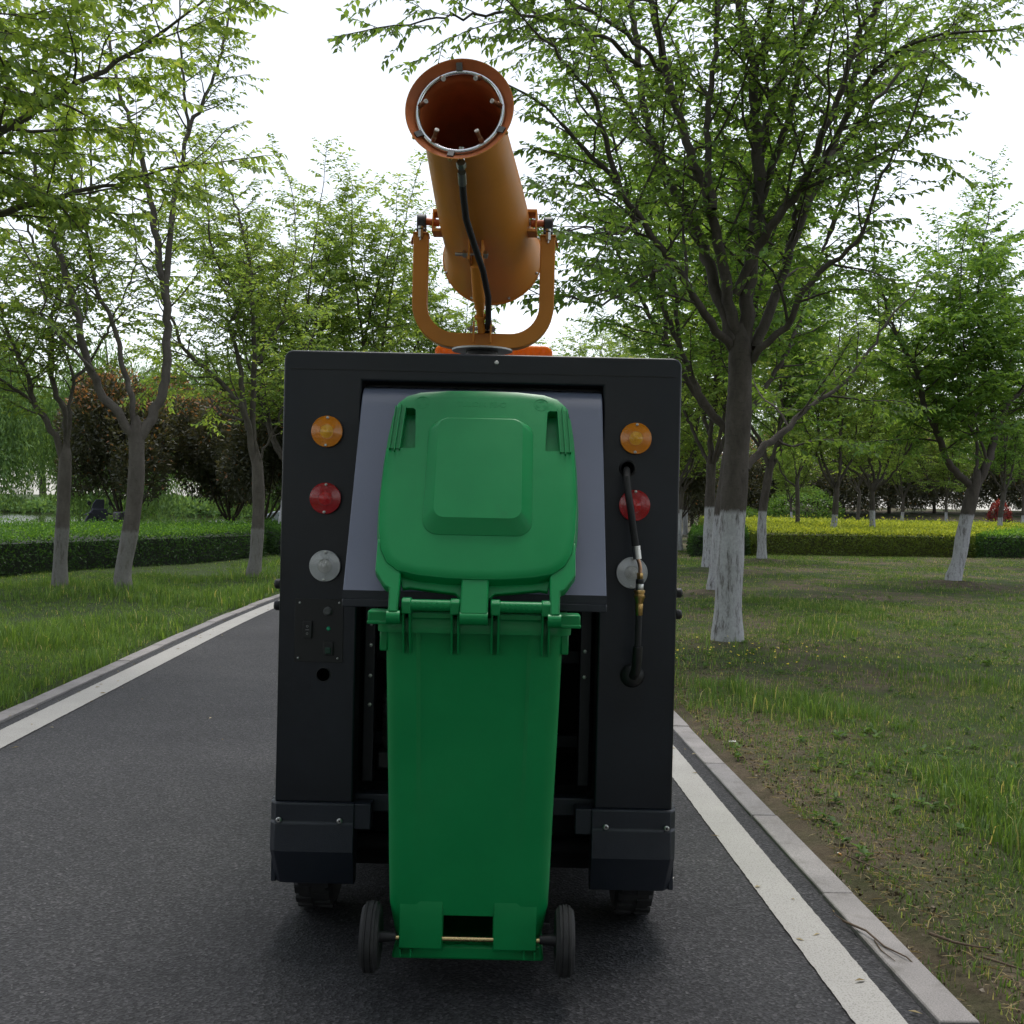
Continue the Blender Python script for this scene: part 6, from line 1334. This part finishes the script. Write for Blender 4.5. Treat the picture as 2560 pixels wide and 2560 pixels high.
m_ = 60; wx = rng.normal(2.0, 0.55, m_); wy = rng.normal(10.1, 0.35, m_); d = rng.normal(0, 1, (m_, 3)); d[:, 2] = 0.3; V, F = kites(np.column_stack([wx, wy, ground_z(wx, wy) + 0.05]), d, np.tile([0, -0.4, 1.0], (m_, 1)), np.full(m_, 0.022), np.full(m_, 0.02))
m2 = 170; ly = rng.uniform(2.5, 16, m2); ls = np.where(rng.rand(m2) < 0.7, road_c(ly) + rng.choice([-1, 1], m2) * (HALF + 0.02 - np.abs(rng.normal(0, 0.22, m2))), road_c(ly) + rng.uniform(-1.9, 1.9, m2)); az = rng.rand(m2) * 6.28
V, F = kites(np.column_stack([ls, ly, np.where(np.abs(ls - road_c(ly)) > HALF, 0.019, 0.0075)]), np.column_stack([np.cos(az), np.sin(az), rng.uniform(0, 0.25, m2)]), np.tile([0, 0, 1.0], (m2, 1)), rng.uniform(0.012, 0.045, m2), rng.uniform(0.005, 0.016, m2))
o = link('leaf_litter', fast_mesh('leaf_litter', V, F, M_STRAW, False, {'rnd': np.repeat(rng.rand(m2), 2)})); tag(o, 'dry leaf bits scattered on the road and kerbs', 'leaf litter', kind='stuff')
m_ = 60; wx = rng.normal(2.0, 0.55, m_); wy = rng.normal(10.1, 0.35, m_); d = rng.normal(0, 1, (m_, 3)); d[:, 2] = 0.3; V, F = kites(np.column_stack([wx, wy, ground_z(wx, wy) + 0.05]), d, np.tile([0, -0.4, 1.0], (m_, 1)), np.full(m_, 0.022), np.full(m_, 0.02))
M_YEL = leaf_mat('yellow_petal', [(0, (0.55, 0.42, 0.03)), (1, (0.7, 0.6, 0.12))], 0.2)
o = link('yellow_flowers', fast_mesh('yellow_flowers', V, F, M_YEL, False, {'rnd': np.repeat(rng.rand(m_), 2)})); tag(o, 'tiny yellow flowers at the foot of the big near tree', 'flowers', kind='stuff')

m2 = 9000; cy2 = rng.uniform(2.4, 12, m2); cx2 = road_c(cy2) + HALF + 0.12 + np.abs(rng.normal(0, 0.7, m2)); az = rng.rand(m2) * 6.28
V, F = kites(np.column_stack([cx2, cy2, ground_z(cx2, cy2) - 0.002]), np.column_stack([np.cos(az), np.sin(az), rng.uniform(0.2, 1.2, m2)]), rng.normal(0, 1, (m2, 3)), rng.uniform(0.006, 0.02, m2), rng.uniform(0.006, 0.018, m2))
M_CRUMB = leaf_mat('soil_crumb', [(0, (0.06, 0.045, 0.03)), (0.7, (0.13, 0.10, 0.07)), (1, (0.22, 0.19, 0.15))], 0.01)
o = link('soil_crumbs', fast_mesh('soil_crumbs', V, F, M_CRUMB, False, {'rnd': np.repeat(rng.rand(m2), 2)})); tag(o, 'crumbly soil and grit along the right kerb', 'soil', kind='stuff')

# fallen twigs
M_TWIG = plain('dry_twig_bark', (0.10, 0.068, 0.045), 0.85, 0, 0.3, 40, 0.4, 200)
def twig(pts, rad, lab, forks=()):
    z = lambda p: (p[0], p[1], (0.021 if abs(p[0] - road_c(p[1])) < HALF + 0.12 else GZ0(p[0], p[1]) + 0.012) + (p[2] if len(p) > 2 else 0))
    mb = MB().tube([z(p) for p in pts], list(np.linspace(rad * 0.75, rad * 0.3, len(pts))), 7)
    for f in forks: mb.tube([z(p) for p in f], list(np.linspace(rad * 0.45, rad * 0.2, len(f))), 6)
    o = mb.build('fallen_twig', M_TWIG); tag(o, lab, 'twig', 'fallen twigs by the right kerb')
twig([(1.09, 3.66), (1.13, 3.55, 0.01), (1.155, 3.45), (1.19, 3.36, 0.005), (1.245, 3.29)], 0.0055, 'brown forked twig lying across the kerb stone', [[(1.14, 3.50), (1.135, 3.42), (1.15, 3.34)], [(1.10, 3.64), (1.07, 3.69, 0.01)]])
twig([(1.33, 3.56), (1.38, 3.49), (1.43, 3.46), (1.47, 3.45)], 0.007, 'dark thick twig on bare soil beside the kerb')
twig([(1.42, 3.38), (1.45, 3.31, 0.01), (1.50, 3.29), (1.56, 3.32, 0.01)], 0.006, 'curved twig on the soil near the lower right corner')
twig([(1.30, 4.35), (1.37, 4.2), (1.40, 4.1), (1.42, 4.02)], 0.004, 'thin straight twig lying among the grass right of the kerb')
M_PAP = plain('white_paper_scrap', (0.62, 0.61, 0.58), 0.8); M_ORB = plain('orange_filter_paper', (0.5, 0.26, 0.09), 0.8)
def scrap(name, x, y, pts, mat, lab, grp):
    z0 = GZ0(x, y) + 0.006; mb = MB().prism(pts, lambda a, b_, d: (x + a, y + b_, z0 + d + 0.25 * abs(a)), 0.0, 0.0015); o = mb.build(name, mat); tag(o, lab, 'litter', grp)
scrap('paper_scrap', 1.21, 6.25, [(-0.03, -0.01), (0.0, -0.02), (0.035, 0.0), (0.01, 0.02), (-0.02, 0.025)], M_PAP, 'crumpled white paper scrap nearer the kerb', 'paper scraps')
scrap('paper_scrap', 1.27, 6.45, [(-0.02, -0.015), (0.02, -0.01), (0.025, 0.012), (-0.015, 0.015)], M_PAP, 'small cream paper scrap farther from the kerb', 'paper scraps')
def butt(x, y, a, lab):
    z0 = GZ0(x, y) + 0.008; d = Vector((math.cos(a), math.sin(a), 0)) * 0.012; c0 = Vector((x, y, z0)); root = empty('cigarette_end', c0); tag(root, lab, 'litter', 'orange cigarette ends')
    MB().tube([-d, d * 0.4], 0.004, 10).build('filter', M_ORB, root); MB().tube([d * 0.4, d], 0.0039, 10).build('paper', M_PAP, root)
butt(1.285, 4.38, 1.9, 'orange cigarette end beside the kerb at the grass edge'); butt(1.50, 3.17, 2.1, 'upper of two orange cigarette ends on the soil'); butt(1.505, 3.10, 1.2, 'lower of two orange cigarette ends on the soil')

# ---- parked motor scooter with weather apron, beyond the left hedge
M_APR = plain('grey_quilted_apron', (0.06, 0.06, 0.085), 0.6, 0, 0.2, 12, 0.3, 60); M_SCB = plain('black_scooter_plastic', (0.010, 0.010, 0.013), 0.35)
sx0, sy0 = -11.75, 33.0
sc = empty('motor_scooter', (sx0, sy0, GZ0(sx0, sy0) - 0.25), R(52)); tag(sc, 'dark parked motor scooter with grey weather apron beyond the left hedge', 'scooter')
for yy in (-0.60, 0.62):
    w = MB().lathe([(0.13, -0.03), (0.19, -0.05), (0.235, -0.035), (0.245, 0), (0.235, 0.035), (0.19, 0.05), (0.13, 0.03)], (0, yy, 0.245), (1, 0, 0), 28).build('wheel', M_RUBBER, sc)
    MB().lathe([(0.03, -0.05), (0.13, -0.02), (0.13, 0.02), (0.03, 0.05)], (0, yy, 0.245), (1, 0, 0), 18).build('rim', M_STEEL, w)
MB().loft([[(s1 * w_, y_, z_ + s2 * h_) for s1, s2 in ((-1, -1), (1, -1), (1, 1), (-1, 1))] for y_, z_, w_, h_ in ((-0.85, 0.66, 0.07, 0.07), (-0.6, 0.62, 0.15, 0.13), (-0.2, 0.55, 0.16, 0.16), (0.02, 0.42, 0.14, 0.14), (0.1, 0.30, 0.13, 0.05), (0.42, 0.29, 0.13, 0.05))]).build('body', M_SCB, sc, True, 0.03, 3)
MB().loft([[(s1 * w_, y_, z_ + s2 * h_) for s1, s2 in ((-1, -1), (1, -1), (1, 1), (-1, 1))] for y_, z_, w_, h_ in ((-0.72, 0.80, 0.12, 0.045), (-0.4, 0.79, 0.15, 0.05), (-0.02, 0.76, 0.12, 0.04))]).build('seat', M_SCB, sc, True, 0.03, 3)
tb = MB().box(-0.19, 0.19, -1.05, -0.70, 0.84, 1.12).build('tail_box', M_SCB, sc, True, 0.05, 4)
MB().box(-0.13, 0.13, -0.90, -0.862, 0.66, 0.71).build('tail_light', M_REDL, sc, True, 0.012)
MB().box(-0.10, 0.10, -0.905, -0.885, 0.73, 0.80).build('number_plate', M_PAP, sc, True, 0.003)
MB().loft([[(s1 * w_, y_ + s2 * 0.04, z_) for s1, s2 in ((-1, -1), (1, -1), (1, 1), (-1, 1))] for y_, z_, w_ in ((0.52, 0.25, 0.26), (0.50, 0.55, 0.33), (0.40, 0.85, 0.36), (0.30, 1.05, 0.30), (0.26, 1.18, 0.22))]).build('weather_apron', M_APR, sc, True, 0.03, 3)
for s2 in (-1, 1):
    MB().loft([[(s2 * (x_ + a * 0.05), 0.27 + b_ * 0.05, z_) for a, b_ in ((-1, -1), (1, -1), (1, 1), (-1, 1))] for x_, z_ in ((0.20, 1.02), (0.30, 1.06), (0.42, 1.00))]).build('handlebar_muff', M_APR, sc, True, 0.02, 2)
    MB().tube([(s2 * 0.22, 0.26, 1.08), (s2 * 0.34, 0.22, 1.30)], 0.008, 8).build('mirror_stalk', M_SCB, sc); MB().lathe([(0.06, 0), (0.065, 0.01), (0.05, 0.025)], (s2 * 0.34, 0.22, 1.33), (0, 1, 0), 18).build('mirror', M_SCB, sc)
MB().loft([[(s1 * w_, y_ + s2 * 0.02, z_) for s1, s2 in ((-1, -1), (1, -1), (1, 1), (-1, 1))] for y_, z_, w_ in ((0.36, 1.12, 0.20), (0.30, 1.32, 0.19), (0.22, 1.45, 0.13))]).build('windshield', M_APR, sc, True, 0.02, 2)
MB().tube([(0, 0.60, 0.25), (0, 0.42, 0.75), (0, 0.30, 1.08)], 0.035, 10).build('steering_column', M_SCB, sc)

# ---- pale parked car behind the hedge, mostly hidden by the sweeper
M_CAR = plain('silver_blue_car_paint', (0.50, 0.56, 0.66), 0.22, 0.0, 0.03, 2, coat=0.5)
cx0, cy0 = -6.0, 38.5
car = empty('parked_car', (cx0, cy0, GZ0(cx0, cy0)), 0.0); tag(car, 'pale silver-blue car parked beyond the hedge, nose beside the sweeper', 'car')
prof_c = [(-2.15, 0.42), (-2.2, 0.62), (-2.12, 0.78), (-1.85, 0.90), (-1.15, 1.0), (-0.95, 1.02), (1.55, 1.02), (2.05, 0.98), (2.15, 0.7), (2.12, 0.40), (1.72, 0.38), (1.62, 0.62), (1.35, 0.72), (1.08, 0.62), (0.98, 0.34), (-0.98, 0.34), (-1.08, 0.62), (-1.35, 0.72), (-1.62, 0.62), (-1.72, 0.38)]
MB().prism(prof_c, lambda a, b_, d: (a, d, b_), -0.84, 0.84).build('body', M_CAR, car, True, 0.06, 3)
MB().loft([[(a, s2 * w_, z_) for a, s2 in ((x0_, -1), (x1_, -1), (x1_, 1), (x0_, 1))] for x0_, x1_, w_, z_ in ((-1.15, 1.85, 0.80, 1.0), (-0.35, 1.45, 0.66, 1.40), (-0.2, 1.3, 0.62, 1.46))]).build('cabin', M_GLASS_DK, car, True, 0.05, 3)
MB().box(-0.25, 1.32, -0.60, 0.60, 1.452, 1.48).build('roof', M_CAR, car, True, 0.02)
for xx in (-1.35, 1.35):
    for s2 in (-1, 1):
        w = MB().lathe([(0.2, -0.09), (0.29, -0.1), (0.315, -0.07), (0.315, 0.07), (0.29, 0.1), (0.2, 0.09)], (xx, s2 * 0.75, 0.315), (0, 1, 0), 30).build('wheel', M_RUBBER, car)
        MB().lathe([(0.04, -0.1), (0.2, -0.08), (0.2, 0.08), (0.04, 0.1)], (xx, s2 * 0.75, 0.315), (0, 1, 0), 20).build('rim', M_STEEL, w)
for s2 in (-1, 1):
    MB().box(-2.19, -1.98, s2 * 0.66 - 0.14, s2 * 0.66 + 0.14, 0.66, 0.80).build('headlight', M_CLR, car, True, 0.04, 3)
